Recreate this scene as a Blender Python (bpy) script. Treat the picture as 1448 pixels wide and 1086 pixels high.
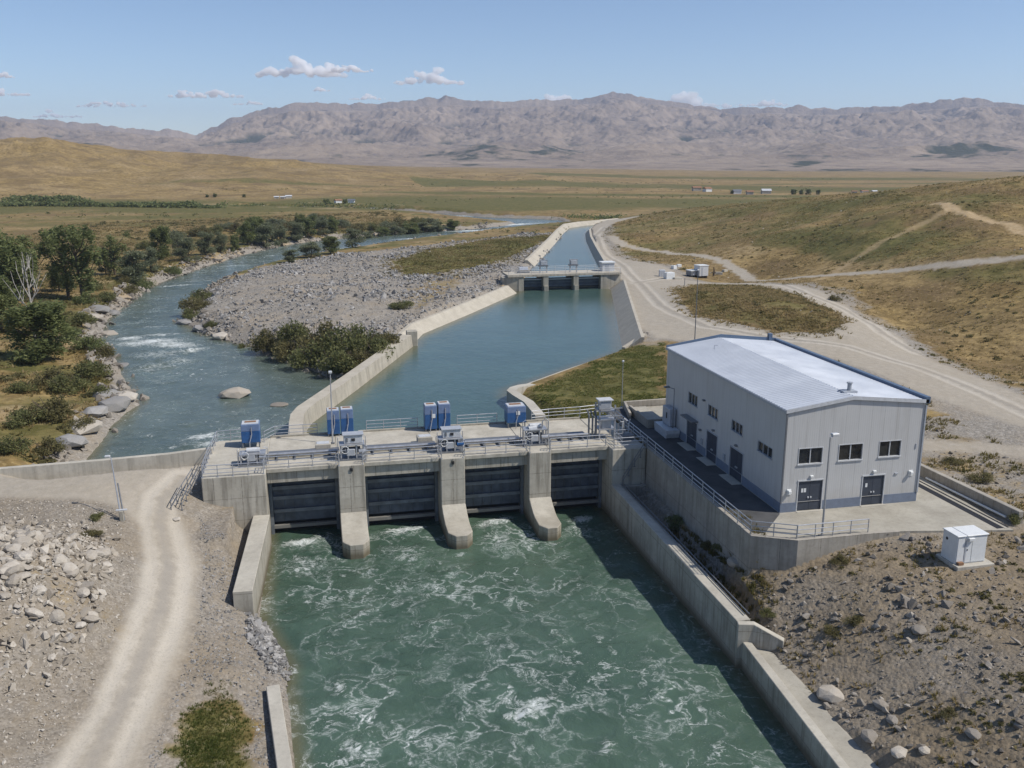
import bpy, bmesh, math, random
import numpy as np
from mathutils import Vector, Matrix
R = math.radians
for o in list(bpy.data.objects): bpy.data.objects.remove(o)
S = bpy.context.scene
COL = S.collection
# ------------------------------------------------------------------ camera
FPX, HORY, VPX, CAMH = 1290.0, 224.0, 434.0, 27.5
PITCH = math.atan((543 - HORY) / FPX)
YAW = math.atan((724 - VPX) / math.hypot(FPX, 543 - HORY))
cam_d = bpy.data.cameras.new("camera"); cam = bpy.data.objects.new("camera", cam_d); COL.objects.link(cam)
cam.location = (0, 0, CAMH); cam.rotation_euler = (math.pi / 2 - PITCH, 0, -YAW)
cam_d.sensor_width = 36; cam_d.lens = FPX / 1448 * 36; cam_d.clip_start = 0.5; cam_d.clip_end = 40000
S.camera = cam
_f = np.array([math.sin(YAW) * math.cos(PITCH), math.cos(YAW) * math.cos(PITCH), -math.sin(PITCH)])
_r = np.array([math.cos(YAW), -math.sin(YAW), 0.0]); _u = np.cross(_r, _f); _c = np.array([0, 0, CAMH])
def _ray(px, py): return _f * FPX + _r * (px - 724) + _u * (543 - py)
def at(px, py, z=0.0):
    "survey point: where the sight line through a photo pixel meets height z"
    d = _ray(px, py); return _c + d * ((z - CAMH) / d[2])
def at_y(px, py, y):
    d = _ray(px, py); return _c + d * (y / d[1])
def at_r(px, py, r):
    d = _ray(px, py); return _c + d * (r / math.hypot(d[0], d[1]))
# ------------------------------------------------------------------ world, sun, exposure
SUN_EL, SUN_AZ = R(50), R(116)          # azimuth clockwise from +Y
SUNV = Vector((math.sin(SUN_AZ) * math.cos(SUN_EL), math.cos(SUN_AZ) * math.cos(SUN_EL), math.sin(SUN_EL)))
W = bpy.data.worlds.new("World"); S.world = W; W.use_nodes = True
_nt = W.node_tree; _bg = _nt.nodes["Background"]
_sky = _nt.nodes.new("ShaderNodeTexSky"); _sky.sky_type = 'NISHITA'; _sky.sun_disc = False
_sky.sun_elevation = SUN_EL; _sky.sun_rotation = SUN_AZ
_sky.altitude = 1500; _sky.air_density = 0.9; _sky.dust_density = 1.0; _sky.ozone_density = 3.0
_nt.links.new(_sky.outputs[0], _bg.inputs[0]); _bg.inputs[1].default_value = 0.118
sun_d = bpy.data.lights.new("sun", 'SUN'); sun = bpy.data.objects.new("sun", sun_d); COL.objects.link(sun)
sun_d.energy = 4.0; sun_d.angle = R(0.53); sun_d.color = (1.0, 0.95, 0.87)
sun.rotation_euler = SUNV.to_track_quat('Z', 'Y').to_euler(); sun.location = (60, -30, 120)
S.view_settings.view_transform = 'Standard'; S.view_settings.look = 'None'; S.view_settings.gamma = 1
S.view_settings.exposure = 0.12; S.view_settings.use_curve_mapping = False
S.cycles.max_bounces = 14; S.cycles.volume_bounces = 14; S.cycles.diffuse_bounces = 2; S.cycles.glossy_bounces = 3
S.cycles.transparent_max_bounces = 12; S.cycles.caustics_reflective = False; S.cycles.caustics_refractive = False
# ------------------------------------------------------------------ naming helpers
def tag(o, label=None, cat=None, group=None, kind=None):
    if label: o["label"] = label
    if cat: o["category"] = cat
    if group: o["group"] = group
    if kind: o["kind"] = kind
    return o
def empty(name, loc, label, cat, group=None, rz=0.0):
    o = bpy.data.objects.new(name, None); COL.objects.link(o)
    o.location = loc; o.rotation_euler = (0, 0, rz); o.empty_display_size = 0.3
    return tag(o, label, cat, group)
def link_mesh(name, me, m=None, parent=None, local=False):
    o = bpy.data.objects.new(name, me); COL.objects.link(o)
    if m is not None and not me.materials: me.materials.append(m)
    if parent is not None:
        o.parent = parent
        if not local:
            pl = Vector((0, 0, 0)); q = parent
            while q is not None: pl += q.location; q = q.parent
            o.location = -pl
    return o
def copy_tree(o, parent=None):
    c = o.copy(); COL.objects.link(c); c.parent = parent
    for ch in list(o.children): copy_tree(ch, c)
    return c
def np_mesh(name, V, Fq, smooth=False):
    "mesh from arrays; Fq is (n,3) or (n,4), or a list of those"
    if not isinstance(Fq, list): Fq = [Fq]
    me = bpy.data.meshes.new(name); V = np.asarray(V, dtype=np.float32)
    me.vertices.add(len(V)); me.vertices.foreach_set("co", V.ravel())
    tot = np.concatenate([np.full(len(f), f.shape[1], dtype=np.int32) for f in Fq])
    idx = np.concatenate([f.astype(np.int32).ravel() for f in Fq])
    me.loops.add(len(idx)); me.loops.foreach_set("vertex_index", idx)
    me.polygons.add(len(tot)); st = np.zeros(len(tot), dtype=np.int32); st[1:] = np.cumsum(tot)[:-1]
    me.polygons.foreach_set("loop_start", st); me.polygons.foreach_set("loop_total", tot)
    me.polygons.foreach_set("use_smooth", np.full(len(tot), smooth, dtype=bool))
    me.update(calc_edges=True); return me
class MB:
    "collects shapes; build() links them as one mesh"
    def __init__(s): s.v = []; s.f = []
    def add(s, vs, fs):
        b = len(s.v); s.v += [tuple(map(float, p)) for p in vs]; s.f += [tuple(b + i for i in f) for f in fs]; return s
    def box(s, x0, x1, y0, y1, z0, z1):
        return s.add([(x0, y0, z0), (x1, y0, z0), (x1, y1, z0), (x0, y1, z0), (x0, y0, z1), (x1, y0, z1), (x1, y1, z1), (x0, y1, z1)],
                     [(0, 3, 2, 1), (4, 5, 6, 7), (0, 1, 5, 4), (1, 2, 6, 5), (2, 3, 7, 6), (3, 0, 4, 7)])
    def prism(s, poly, z0, z1):
        "poly counter-clockwise in plan; z0, z1 numbers or per-point lists"
        n = len(poly); a = z0 if hasattr(z0, '__len__') else [z0] * n; b = z1 if hasattr(z1, '__len__') else [z1] * n
        vs = [(p[0], p[1], a[i]) for i, p in enumerate(poly)] + [(p[0], p[1], b[i]) for i, p in enumerate(poly)]
        return s.add(vs, [tuple(range(n - 1, -1, -1)), tuple(range(n, 2 * n))] + [(i, (i + 1) % n, n + (i + 1) % n, n + i) for i in range(n)])
    def xprofile(s, prof, x0, x1):
        "profile in (y,z) extruded along x"
        n = len(prof); vs = [(x0, p[0], p[1]) for p in prof] + [(x1, p[0], p[1]) for p in prof]
        return s.add(vs, [tuple(range(n)), tuple(range(2 * n - 1, n - 1, -1))] + [(i, n + i, n + (i + 1) % n, (i + 1) % n) for i in range(n)])
    def strip(s, path, secs):
        "sweep: path of n stations, secs[i] = list of 3-D points of the closed section there"
        k = len(secs[0]); vs = [p for sec in secs for p in sec]; fs = []
        for i in range(len(secs) - 1):
            for j in range(k): fs.append((i * k + j, i * k + (j + 1) % k, (i + 1) * k + (j + 1) % k, (i + 1) * k + j))
        fs.append(tuple(range(k - 1, -1, -1))); fs.append(tuple((len(secs) - 1) * k + j for j in range(k)))
        return s.add(vs, fs)
    def tube(s, pts, r, n=8, r1=None):
        pts = [Vector(p) for p in pts]; secs = []
        for i, p in enumerate(pts):
            t = (pts[min(i + 1, len(pts) - 1)] - pts[max(i - 1, 0)]).normalized()
            a = t.cross(Vector((0, 0, 1)) if abs(t.z) < 0.95 else Vector((1, 0, 0))).normalized(); b = t.cross(a)
            q = r if r1 is None else r + (r1 - r) * i / max(1, len(pts) - 1)
            secs.append([tuple(p + (a * math.cos(2 * math.pi * j / n) + b * math.sin(2 * math.pi * j / n)) * q) for j in range(n)])
        return s.strip(pts, secs)
    def wall(s, path, w, z0, z1):
        "wall along a plan path, thickness w to the left of it; z0, z1 numbers or lists"
        P = [Vector((p[0], p[1])) for p in path]; n = len(P)
        a = z0 if hasattr(z0, '__len__') else [z0] * n; b = z1 if hasattr(z1, '__len__') else [z1] * n; secs = []
        for i in range(n):
            d0 = (P[i] - P[i - 1]).normalized() if i else None; d1 = (P[i + 1] - P[i]).normalized() if i < n - 1 else None
            d = ((d0 or d1) + (d1 or d0)).normalized(); nn = Vector((-d.y, d.x)); c = max(0.35, nn.dot(Vector((-(d1 or d0).y, (d1 or d0).x))))
            q = P[i] + nn * (w / c)
            secs.append([(P[i].x, P[i].y, a[i]), (P[i].x, P[i].y, b[i]), (q.x, q.y, b[i]), (q.x, q.y, a[i])])
        return s.strip(path, secs)
    def build(s, name, m, parent=None, smooth=False, bevel=0.0, local=False):
        me = bpy.data.meshes.new(name); me.from_pydata(s.v, [], s.f)
        bm = bmesh.new(); bm.from_mesh(me); bmesh.ops.recalc_face_normals(bm, faces=bm.faces); bm.to_mesh(me); bm.free()
        if smooth: me.polygons.foreach_set("use_smooth", [True] * len(me.polygons))
        o = link_mesh(name, me, m, parent, local)
        if bevel:
            md = o.modifiers.new("edge", 'BEVEL'); md.width = bevel; md.segments = 1; md.limit_method = 'ANGLE'; md.angle_limit = R(35)
        return o
# ------------------------------------------------------------------ noise
def _h(ix, iy, seed):
    n = (ix.astype(np.int64) * 374761393 + iy.astype(np.int64) * 668265263 + seed * 1442695041) & 0xFFFFFFFF
    n = ((n ^ (n >> 13)) * 1274126177) & 0xFFFFFFFF; n = (n ^ (n >> 16)) & 0xFFFF
    return n.astype(np.float64) * (2 * np.pi / 65536)
def perlin(x, y, seed=0):
    x0 = np.floor(x); y0 = np.floor(y); fx = x - x0; fy = y - y0; ix = x0.astype(np.int64); iy = y0.astype(np.int64)
    u = fx * fx * fx * (fx * (fx * 6 - 15) + 10); v = fy * fy * fy * (fy * (fy * 6 - 15) + 10)
    def g(dx, dy):
        a = _h(ix + dx, iy + dy, seed); return np.cos(a) * (fx - dx) + np.sin(a) * (fy - dy)
    return (g(0, 0) * (1 - u) + g(1, 0) * u) * (1 - v) + (g(0, 1) * (1 - u) + g(1, 1) * u) * v
def fbm(x, y, scale, octs=4, seed=0, gain=0.5, ridged=False):
    t = np.zeros_like(np.asarray(x, dtype=float)); a = 1.0; f = 1.0 / scale; tot = 0
    for o in range(octs):
        n = perlin(x * f + 17.3 * o, y * f - 9.1 * o, seed + o) * 1.5
        if ridged: n = 1 - 2 * np.abs(n)
        t += a * n; tot += a; a *= gain; f *= 2.03
    return t / tot
def sstep(a, b, x):
    t = np.clip((x - a) / (b - a), 0, 1); return t * t * (3 - 2 * t)
def sdf(poly, x, y):
    "signed distance to a closed polygon, negative inside"
    P = np.asarray(poly, dtype=float)[:, :2]; d2 = np.full(x.shape, 1e18); ins = np.zeros(x.shape, dtype=bool); n = len(P)
    for i in range(n):
        ax, ay = P[i]; bx, by = P[(i + 1) % n]; ex, ey = bx - ax, by - ay; L = ex * ex + ey * ey + 1e-12
        t = np.clip(((x - ax) * ex + (y - ay) * ey) / L, 0, 1)
        d2 = np.minimum(d2, (x - ax - t * ex) ** 2 + (y - ay - t * ey) ** 2)
        c = ((ay > y) != (by > y)) & (x < (bx - ax) * (y - ay) / (by - ay + 1e-30) + ax); ins ^= c
    d = np.sqrt(d2); return np.where(ins, -d, d)
def pdist(line, x, y):
    "unsigned distance and signed side distance to an open polyline"
    P = np.asarray(line, dtype=float)[:, :2]; best = np.full(x.shape, 1e18); sg = np.zeros(x.shape)
    for i in range(len(P) - 1):
        ax, ay = P[i]; bx, by = P[i + 1]; ex, ey = bx - ax, by - ay; L = ex * ex + ey * ey + 1e-12
        t = np.clip(((x - ax) * ex + (y - ay) * ey) / L, 0, 1)
        d2 = (x - ax - t * ex) ** 2 + (y - ay - t * ey) ** 2; s_ = np.sign(ex * (y - ay) - ey * (x - ax))
        m = d2 < best; best = np.where(m, d2, best); sg = np.where(m, s_, sg)
    d = np.sqrt(best); return d, d * sg
# ------------------------------------------------------------------ terrain
def W2(pts, z): return [tuple(at(p[0], p[1], z)[:2]) for p in pts]
Z_BASIN, Z_POOL, Z_RIVER, Z_CANAL = -7.1, -2.0, -3.0, -1.4
RIVER = [(-9.0, 91.5), (-24.0, 89.6)] + W2([(128, 642), (148, 618), (160, 600), (197, 573), (180, 545), (168, 520), (152, 495), (140, 478), (152, 452), (178, 430), (208, 408), (238, 395),
    (300, 374), (345, 360), (400, 347), (470, 338), (560, 331), (620, 327), (680, 323), (730, 317), (690, 313), (640, 309), (600, 305), (500, 300), (400, 298), (340, 296),
    (340, 294.6), (400, 296), (520, 297.6), (620, 302), (680, 307), (745, 309), (790, 311), (803, 317), (760, 322), (700, 328.5), (640, 336), (590, 342), (540, 349.5), (470, 360),
    (420, 369), (370, 380), (312, 398), (278, 420), (262, 440), (256, 455), (285, 472), (330, 484), (370, 494), (420, 517), (470, 535), (530, 528)], Z_RIVER) + [(0.4, 104.5), (-2.4, 100.5), (-2.4, 91.5)]
POOL = [(-2.0, 91.0), (-1.6, 102.8), (15.3, 144.7), (16.3, 151.8), (45.6, 201.5), (45.6, 206), (66.9, 206), (66.9, 202), (46.5, 133.6), (24.4, 113.4), (23.6, 110.5), (24.0, 105), (26.2, 96), (27.6, 91)]
CANAL = [(46.6, 203.5)] + W2([(757, 377), (765, 368), (785, 346), (797, 331), (806, 322.5), (825, 319.5), (850, 317.5), (880, 314.5), (880, 316), (850, 320), (833, 324), (826, 330), (827, 340), (834, 356), (846, 378)], Z_CANAL) + [(66, 203.5)]
BASIN = [(-5.4, 85), (-5.4, 66.2)] + W2([(371, 880), (380, 896), (398, 925), (408, 945), (405, 975), (409, 1000), (417, 1086)], Z_BASIN) + [(-1.6, 36), (-0.5, 12), (27.9, 12), (27.9, 85)]
TERRACE = [(31.1, 58.4), (34.1, 56.9), (40.2, 56.9), (43.5, 56.6), (47.8, 55.8), (51.2, 55.0), (52.2, 67), (52.2, 95.2), (36.2, 95.2), (31.1, 91.4)]
TRENCH = [(28.0, 80.6), (28.0, 53.0), (29.7, 53.0), (31.4, 56.9), (31.2, 58.6), (31.2, 80.6)]
DAMBOX = [(-10.3, 80.7), (31.0, 80.7), (31.0, 91.6), (-10.3, 91.6)]
CT = np.array([at(*c[:3]) if len(c) == 3 else at_y(c[1], c[2], c[3]) for c in [
    # river left, gravel yard and road
    (-60, 690, 0), (20, 690, 0), (150, 672, -.1), (245, 652, -.1), (285, 648, -.2), (200, 695, -.4), (262, 690, -.6), (240, 730, -1.3), (230, 800, -2.4), (190, 900, -3.4), (130, 1000, -4.1), (90, 1080, -4.5),
    (100, 720, -.2), (60, 760, -.3), (130, 860, -1.7), (30, 960, -2.4), (10, 1080, -3.2), (-120, 800, 0), (-200, 1000, -1), (170, 735, -1), (-400, 1000, 0), (-300, 700, 0),
    (283, 742, -4.0), (300, 800, -4.3), (320, 850, -4.8), (350, 890, -6.2), (300, 930, -4.9), (270, 1080, -5.4), (365, 1000, -6.4), (372, 1086, -6.5), (330, 1000, -5.9), (262, 760, -2.8),
    # left bank
    (50, 620, -1.3), (20, 560, -.6), (0, 500, -.3), (95, 560, -1.8), (110, 500, -1.6), (60, 450, -.6), (130, 420, -1.2), (60, 400, -.4), (200, 370, -1.0), (200, 340, -.3), (300, 325, 0), (330, 350, -1), (100, 310, 0), (-60, 600, 0), (-80, 450, 0),
    (480, 318, -.8), (560, 312, -.8), (400, 310, -.4), (500, 305, -.6), (0, 330, 0), (-200, 360, .5),
    # island
    (450, 400, .6), (600, 400, .2), (330, 435, -.6), (560, 450, -.2), (700, 372, -.4), (400, 455, -.6), (650, 345, -.6), (380, 415, .8), (520, 480, -1.0), (430, 490, -1.6), (640, 425, -.2), (560, 372, .2), (470, 440, .3), (700, 400, -.4), (780, 335, -.6), (740, 345, -.6),
    # right bank
    (850, 540, -.5), (920, 512, -.1), (760, 556, -1.0), (880, 560, -.3), (900, 480, -.2), (950, 420, 0), (880, 400, 0), (930, 375, .2), (1000, 462, .1), (1100, 478, .1), (1200, 505, .2), (1300, 530, .2), (1440, 610, 0), (1380, 660, -.2), (1330, 600, 0), (1330, 700, -.1), (1440, 720, -.1), (1600, 700, .5),
    (1080, 410, 1.6), (1120, 430, 2.4), (1050, 425, 2.2), (1000, 412, 1.2), (1165, 452, 1.6), (1010, 440, .2), (1100, 462, .3),
    # rubble slope below the terrace
    (1010, 800, -3.6), (1062, 803, -2.6), (1127, 808, -2.2), (1195, 782, -1.2), (1240, 765, -.4), (1300, 770, -.3), (1400, 800, -.4), (1448, 780, -.3), (1130, 860, -3.6), (1200, 860, -2.2), (1300, 860, -1.4), (1440, 880, -1.0), (1120, 910, -5.0), (1170, 960, -5.3), (1230, 960, -4.0), (1350, 1000, -2.8), (1448, 1080, -2.6), (1240, 1080, -5.2), (1300, 1080, -4.2), (1600, 1000, 0), (1060, 850, -4.2),
    # hills on the right (sighted distance given)
    ('y', 1448, 259, 235), ('y', 1400, 264, 235), ('y', 1330, 272, 245), ('y', 1250, 277, 270), ('y', 1180, 283, 300), ('y', 1100, 287, 330), ('y', 1000, 293, 380), ('y', 930, 300, 420), ('y', 1300, 300, 215), ('y', 1200, 315, 245), ('y', 1100, 330, 250), ('y', 1000, 320, 310), ('y', 930, 325, 320), ('y', 880, 335, 300), ('y', 1448, 330, 180), ('y', 1448, 363, 158), ('y', 1300, 378, 172), ('y', 1150, 391, 190), ('y', 1066, 398, 207),
    ('y', 1448, 450, 128), ('y', 1350, 440, 145), ('y', 1250, 420, 160), ('y', 1448, 530, 107), ('y', 1400, 515, 118), ('y', 1300, 465, 145), ('y', 1600, 240, 230), ('y', 1650, 380, 140), ('y', 1600, 540, 100), ('y', 1045, 384, 221), ('y', 960, 358, 270), ('y', 900, 352, 287), ('y', 1400, 345, 172), ('y', 1250, 345, 200), ('y', 1600, 300, 190),
    ('y', 870, 312, 430), ('y', 1448, 285, 420), ('y', 1200, 290, 480), ('y', 1000, 290, 520), ('y', 1700, 280, 420),
    (200, 300, 0), (500, 290, 0), (700, 292, 0), (850, 290, 0), (0, 295, 0), (-200, 300, 0)]])
CT = np.concatenate([CT, np.array([[-60, 0, -2], [-30, -60, -4], [0, 10, -8], [28, 10, -6], [60, 0, -1], [120, 0, 3], [0, -200, 0], [200, -100, 3], [-200, 0, 1], [260, 60, 22], [-300, 250, 0], [-200, 500, 0], [300, 560, 2], [100, 640, 0], [-100, 640, 0], [450, 250, 25], [50, 560, 0], [200, 520, 1]], dtype=float)])
_c2 = 6.0 ** 2
_A = np.sqrt(((CT[:, None, :2] - CT[None, :, :2]) ** 2).sum(-1) + _c2); _n = len(CT)
_M = np.zeros((_n + 1, _n + 1)); _M[:_n, :_n] = _A - np.eye(_n) * 1.2; _M[:_n, _n] = 1; _M[_n, :_n] = 1
_wt = np.linalg.solve(_M, np.concatenate([CT[:, 2], [0]]))
def base_h(x, y):
    z = np.full(x.shape, _wt[_n])
    for i in range(_n): z = z + _wt[i] * np.sqrt((x - CT[i, 0]) ** 2 + (y - CT[i, 1]) ** 2 + _c2)
    return z
def sky_tab(tab, r):
    P = np.array([at_r(p, q, r) for p, q in tab]); return np.arctan2(P[:, 0], P[:, 1]), P[:, 2]
HILL_R = 1350.0
_ha, _hz = sky_tab([(-700, 190), (-400, 198), (-150, 203), (0, 206), (60, 208), (100, 212), (200, 219), (300, 224), (400, 230), (500, 236), (600, 241), (700, 244), (800, 246), (900, 248), (1000, 250), (1100, 251), (1448, 253), (1700, 252), (2200, 245)], HILL_R)
def far_h(x, y):
    r = np.hypot(x, y); a = np.arctan2(x, y)
    cz = np.interp(a, _ha, _hz)
    cz = np.where(np.abs(a) > 1.6, 20, cz); cz = np.maximum(cz, 0.6)
    t = sstep(560, HILL_R, r)
    n1 = fbm(x, y, 260, 5, 31, .5, True); n2 = fbm(x, y, 90, 3, 77)
    z = cz * (t ** 1.15) * (1 + (1.2 * n1 + .35 * n2) * (1 - .8 * sstep(.55, 1.0, t)))
    z = np.where(r > HILL_R, cz + (cz * -.5) * sstep(HILL_R, 3000, r), z)
    return z + .8 * fbm(x, y, 60, 3, 5) * sstep(700, 1000, r) * (cz > 3)
def carve(z, d, wl, slope, bankw, depth, up=0.12, lift=True):
    inside = np.minimum(z, wl - np.minimum(depth, .1 + slope * np.maximum(-d, 0)))
    lo = wl + up * sstep(0, .6, d); hi = wl + up + np.maximum(d, 0) * slope
    if not lift: return np.where(d < 0, inside, np.where(d < bankw, np.minimum(z, hi), z))
    out = np.where(d < bankw, np.minimum(np.maximum(z, lo), hi), z)
    out = np.where(z < lo, np.where(d < bankw * 2, lo, z), out)
    return np.where(d < 0, inside, out)
GRAVEL_ISLE = W2([(262, 440), (300, 405), (370, 378), (470, 360), (560, 350), (660, 338), (740, 328), (800, 330), (790, 345), (755, 375), (735, 390), (590, 482), (545, 492), (420, 512), (330, 482), (268, 462)], -.3)
def ground_h(x, y, detail=True):
    x = np.asarray(x, dtype=float); y = np.asarray(y, dtype=float); r = np.hypot(x, y)
    z = base_h(x, y); k = sstep(430, 640, r)
    fz = far_h(x, y); z = z * (1 - k) + fz * k
    # natural relief, stronger on the hillside at right
    hill = sstep(2.0, 7.0, z) * (1 - k)
    z = z + hill * ((2.0 - 1.2 * sstep(200, 270, y)) * (fbm(x, y, 42, 4, 3, .5, True) - .25) + .5 * fbm(x, y, 9, 3, 8))
    dI = sdf(GRAVEL_ISLE, x, y)
    isl = sstep(2, -8, dI)
    z = z + isl * (.55 * fbm(x, y, 14, 4, 12, .6) + .35 * np.maximum(0, fbm(x, y, 5, 3, 19, .6, True)))
    wild = (1 - k) * sstep(95, 130, y) * (1 - hill)
    z = z + wild * .22 * fbm(x, y, 11, 3, 41)
    slope = sstep(0, 6, x - 31) * sstep(58, 54, y) * sstep(0, -1.2, z)
    z = z + slope * (.22 * fbm(x, y, 4, 4, 51, .6))
    lft = sstep(-6, -7, x) * sstep(79, 76, y); z = z + lft * .05 * fbm(x, y, 2.5, 3, 23)
    # the mounded rubble heap at far left
    hp = at(-25, 850, -1.2); hd = np.hypot((x - hp[0]) / 11.0, (y - hp[1]) / 11.5); z = z + 2.4 * sstep(1.0, .2, hd + .18 * fbm(x, y, 5, 3, 61))
    e = at(320, 945, -5); z = z + .55 * sstep(1, 0, np.hypot(x - e[0], (y - e[1])) / 2.6)
    # water bodies
    dr = sdf(RIVER, x, y); z = carve(z, dr + .5 * fbm(x, y, 5, 3, 71), Z_RIVER, .45, 9, 2.5, .15)
    dp = sdf(POOL, x, y); z = carve(z, dp, Z_POOL, .62, 3.6, 2.5, -.5, False)
    dc = sdf(CANAL, x, y); z = carve(z, dc, Z_CANAL, .6, 2.8, 1.5, -.5, False)
    db = sdf(BASIN, x, y); z = carve(z, db, Z_BASIN, 1.0, 2.6, 3.5, .1)
    dt = sdf(TERRACE, x, y); z = z * (1 - sstep(.05, -.3, dt)) + (-.12) * sstep(.05, -.3, dt)
    dn = sdf(TRENCH, x, y); w = sstep(.25, -.15, dn); zt = -3.95 + .9 * sstep(66, 57, y) - .5 * sstep(57, 53.5, y); z = z * (1 - w) + np.minimum(z, zt) * w
    dd = sdf(DAMBOX, x, y); z = np.where(dd < 0, np.minimum(z, -5.5), z)
    z = np.where((x > 46.2) & (x < 66.5) & (y > 201.9) & (y < 208.5), np.minimum(z, -4), z)
    return z
def sight(px, py, z0=0.0):
    "where the sight line through a photo pixel meets the ground"
    d = _ray(px, py); t = np.geomspace(25, 1600, 1500) / math.hypot(d[0], d[1])
    P = _c + d[None, :] * t[:, None]; g = ground_h(P[:, 0], P[:, 1]); k = np.argmax(P[:, 2] < g)
    if P[k, 2] >= g[k]: return at(px, py, z0)
    a, b = P[k - 1], P[k]; fa = a[2] - g[k - 1]; fb = g[k] - b[2]; return a + (b - a) * fa / (fa + fb + 1e-9)
# land cover ---------------------------------------------------------
ROAD_OUT = W2([(905, 309), (852, 317.5), (833, 326), (829, 338), (835, 352), (850, 368), (868, 384), (870, 400), (878, 430), (893, 455), (930, 478), (985, 481), (1040, 486), (1110, 494), (1180, 510), (1250, 536), (1300, 557), (1370, 580), (1470, 612), (1560, 645), (1560, 600)], 0) \
    + W2([(1470, 565), (1400, 530), (1340, 502), (1290, 478), (1230, 447), (1180, 423), (1130, 408), (1085, 401), (1060, 397), (1010, 393), (975, 391), (950, 378), (925, 372), (890, 362), (868, 350), (852, 338), (852, 328), (865, 321), (905, 313)], .3)
MOUND = W2([(952, 408), (985, 401), (1060, 406), (1130, 424), (1185, 449), (1196, 463), (1172, 474), (1100, 470), (1040, 459), (985, 445), (962, 428)], .3)
def S2(pts): return [tuple(sight(*p)[:2]) for p in pts]
ROAD_LEFT = W2([(-140, 706), (-140, 668), (100, 655), (200, 648), (295, 638)], 0) + [(-10.8, 84)] + S2([(268, 690), (248, 718), (268, 760), (282, 800), (276, 870), (258, 930), (232, 1000), (196, 1086), (150, 1180), (10, 1180), (62, 1086), (128, 1000), (162, 920), (190, 850), (200, 790), (194, 745), (176, 722), (140, 709), (60, 705)])
LEFT_LINE = S2([(262, 676), (232, 705), (226, 740), (238, 800), (228, 860), (194, 950), (140, 1060), (80, 1180)])
RIGHT_LINE = S2([(1500, 605), (1400, 560), (1300, 520), (1200, 490), (1100, 478), (1000, 462), (935, 432), (905, 400), (880, 375), (850, 350), (842, 333), (855, 321)])
RIGHT_LINE2 = S2([(1300, 500), (1250, 472), (1200, 440), (1140, 415), (1070, 399), (1000, 392), (930, 395), (900, 400)])
LOOP = S2([(1064, 397), (1046, 384), (1022, 370), (985, 361), (940, 356), (905, 352), (875, 343), (862, 334)])
HILLROAD = S2([(1062, 397), (1150, 391), (1250, 384), (1350, 374), (1460, 361), (1560, 350)])
YARDTRACK = S2([(1285, 628), (1340, 630), (1400, 634), (1480, 642), (1560, 652)])
SANDTRACK = S2([(1460, 333), (1400, 313), (1345, 296), (1322, 288)])
TRAIL = S2([(1160, 395), (1200, 372), (1240, 345), (1300, 318), (1340, 298)])
GRASS_BANK = W2([(722, 553), (760, 542), (870, 500), (895, 492), (940, 488), (945, 580), (760, 592), (742, 570)], -.5)
MEADOW = W2([(545, 372), (600, 352), (680, 338), (775, 330), (790, 335), (735, 360), (700, 376), (620, 392), (560, 396)], -.3)
DRYPATCH = W2([(560, 420), (600, 395), (690, 380), (640, 420), (590, 450)], -.2)
ROCKYARD = [(29.4, 60), (31, 58.2), (34, 56.7), (41, 56.7), (44, 56.2), (52, 54.6), (90, 50), (90, 10), (27.5, 10), (29.6, 45), (29.4, 52)]
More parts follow.
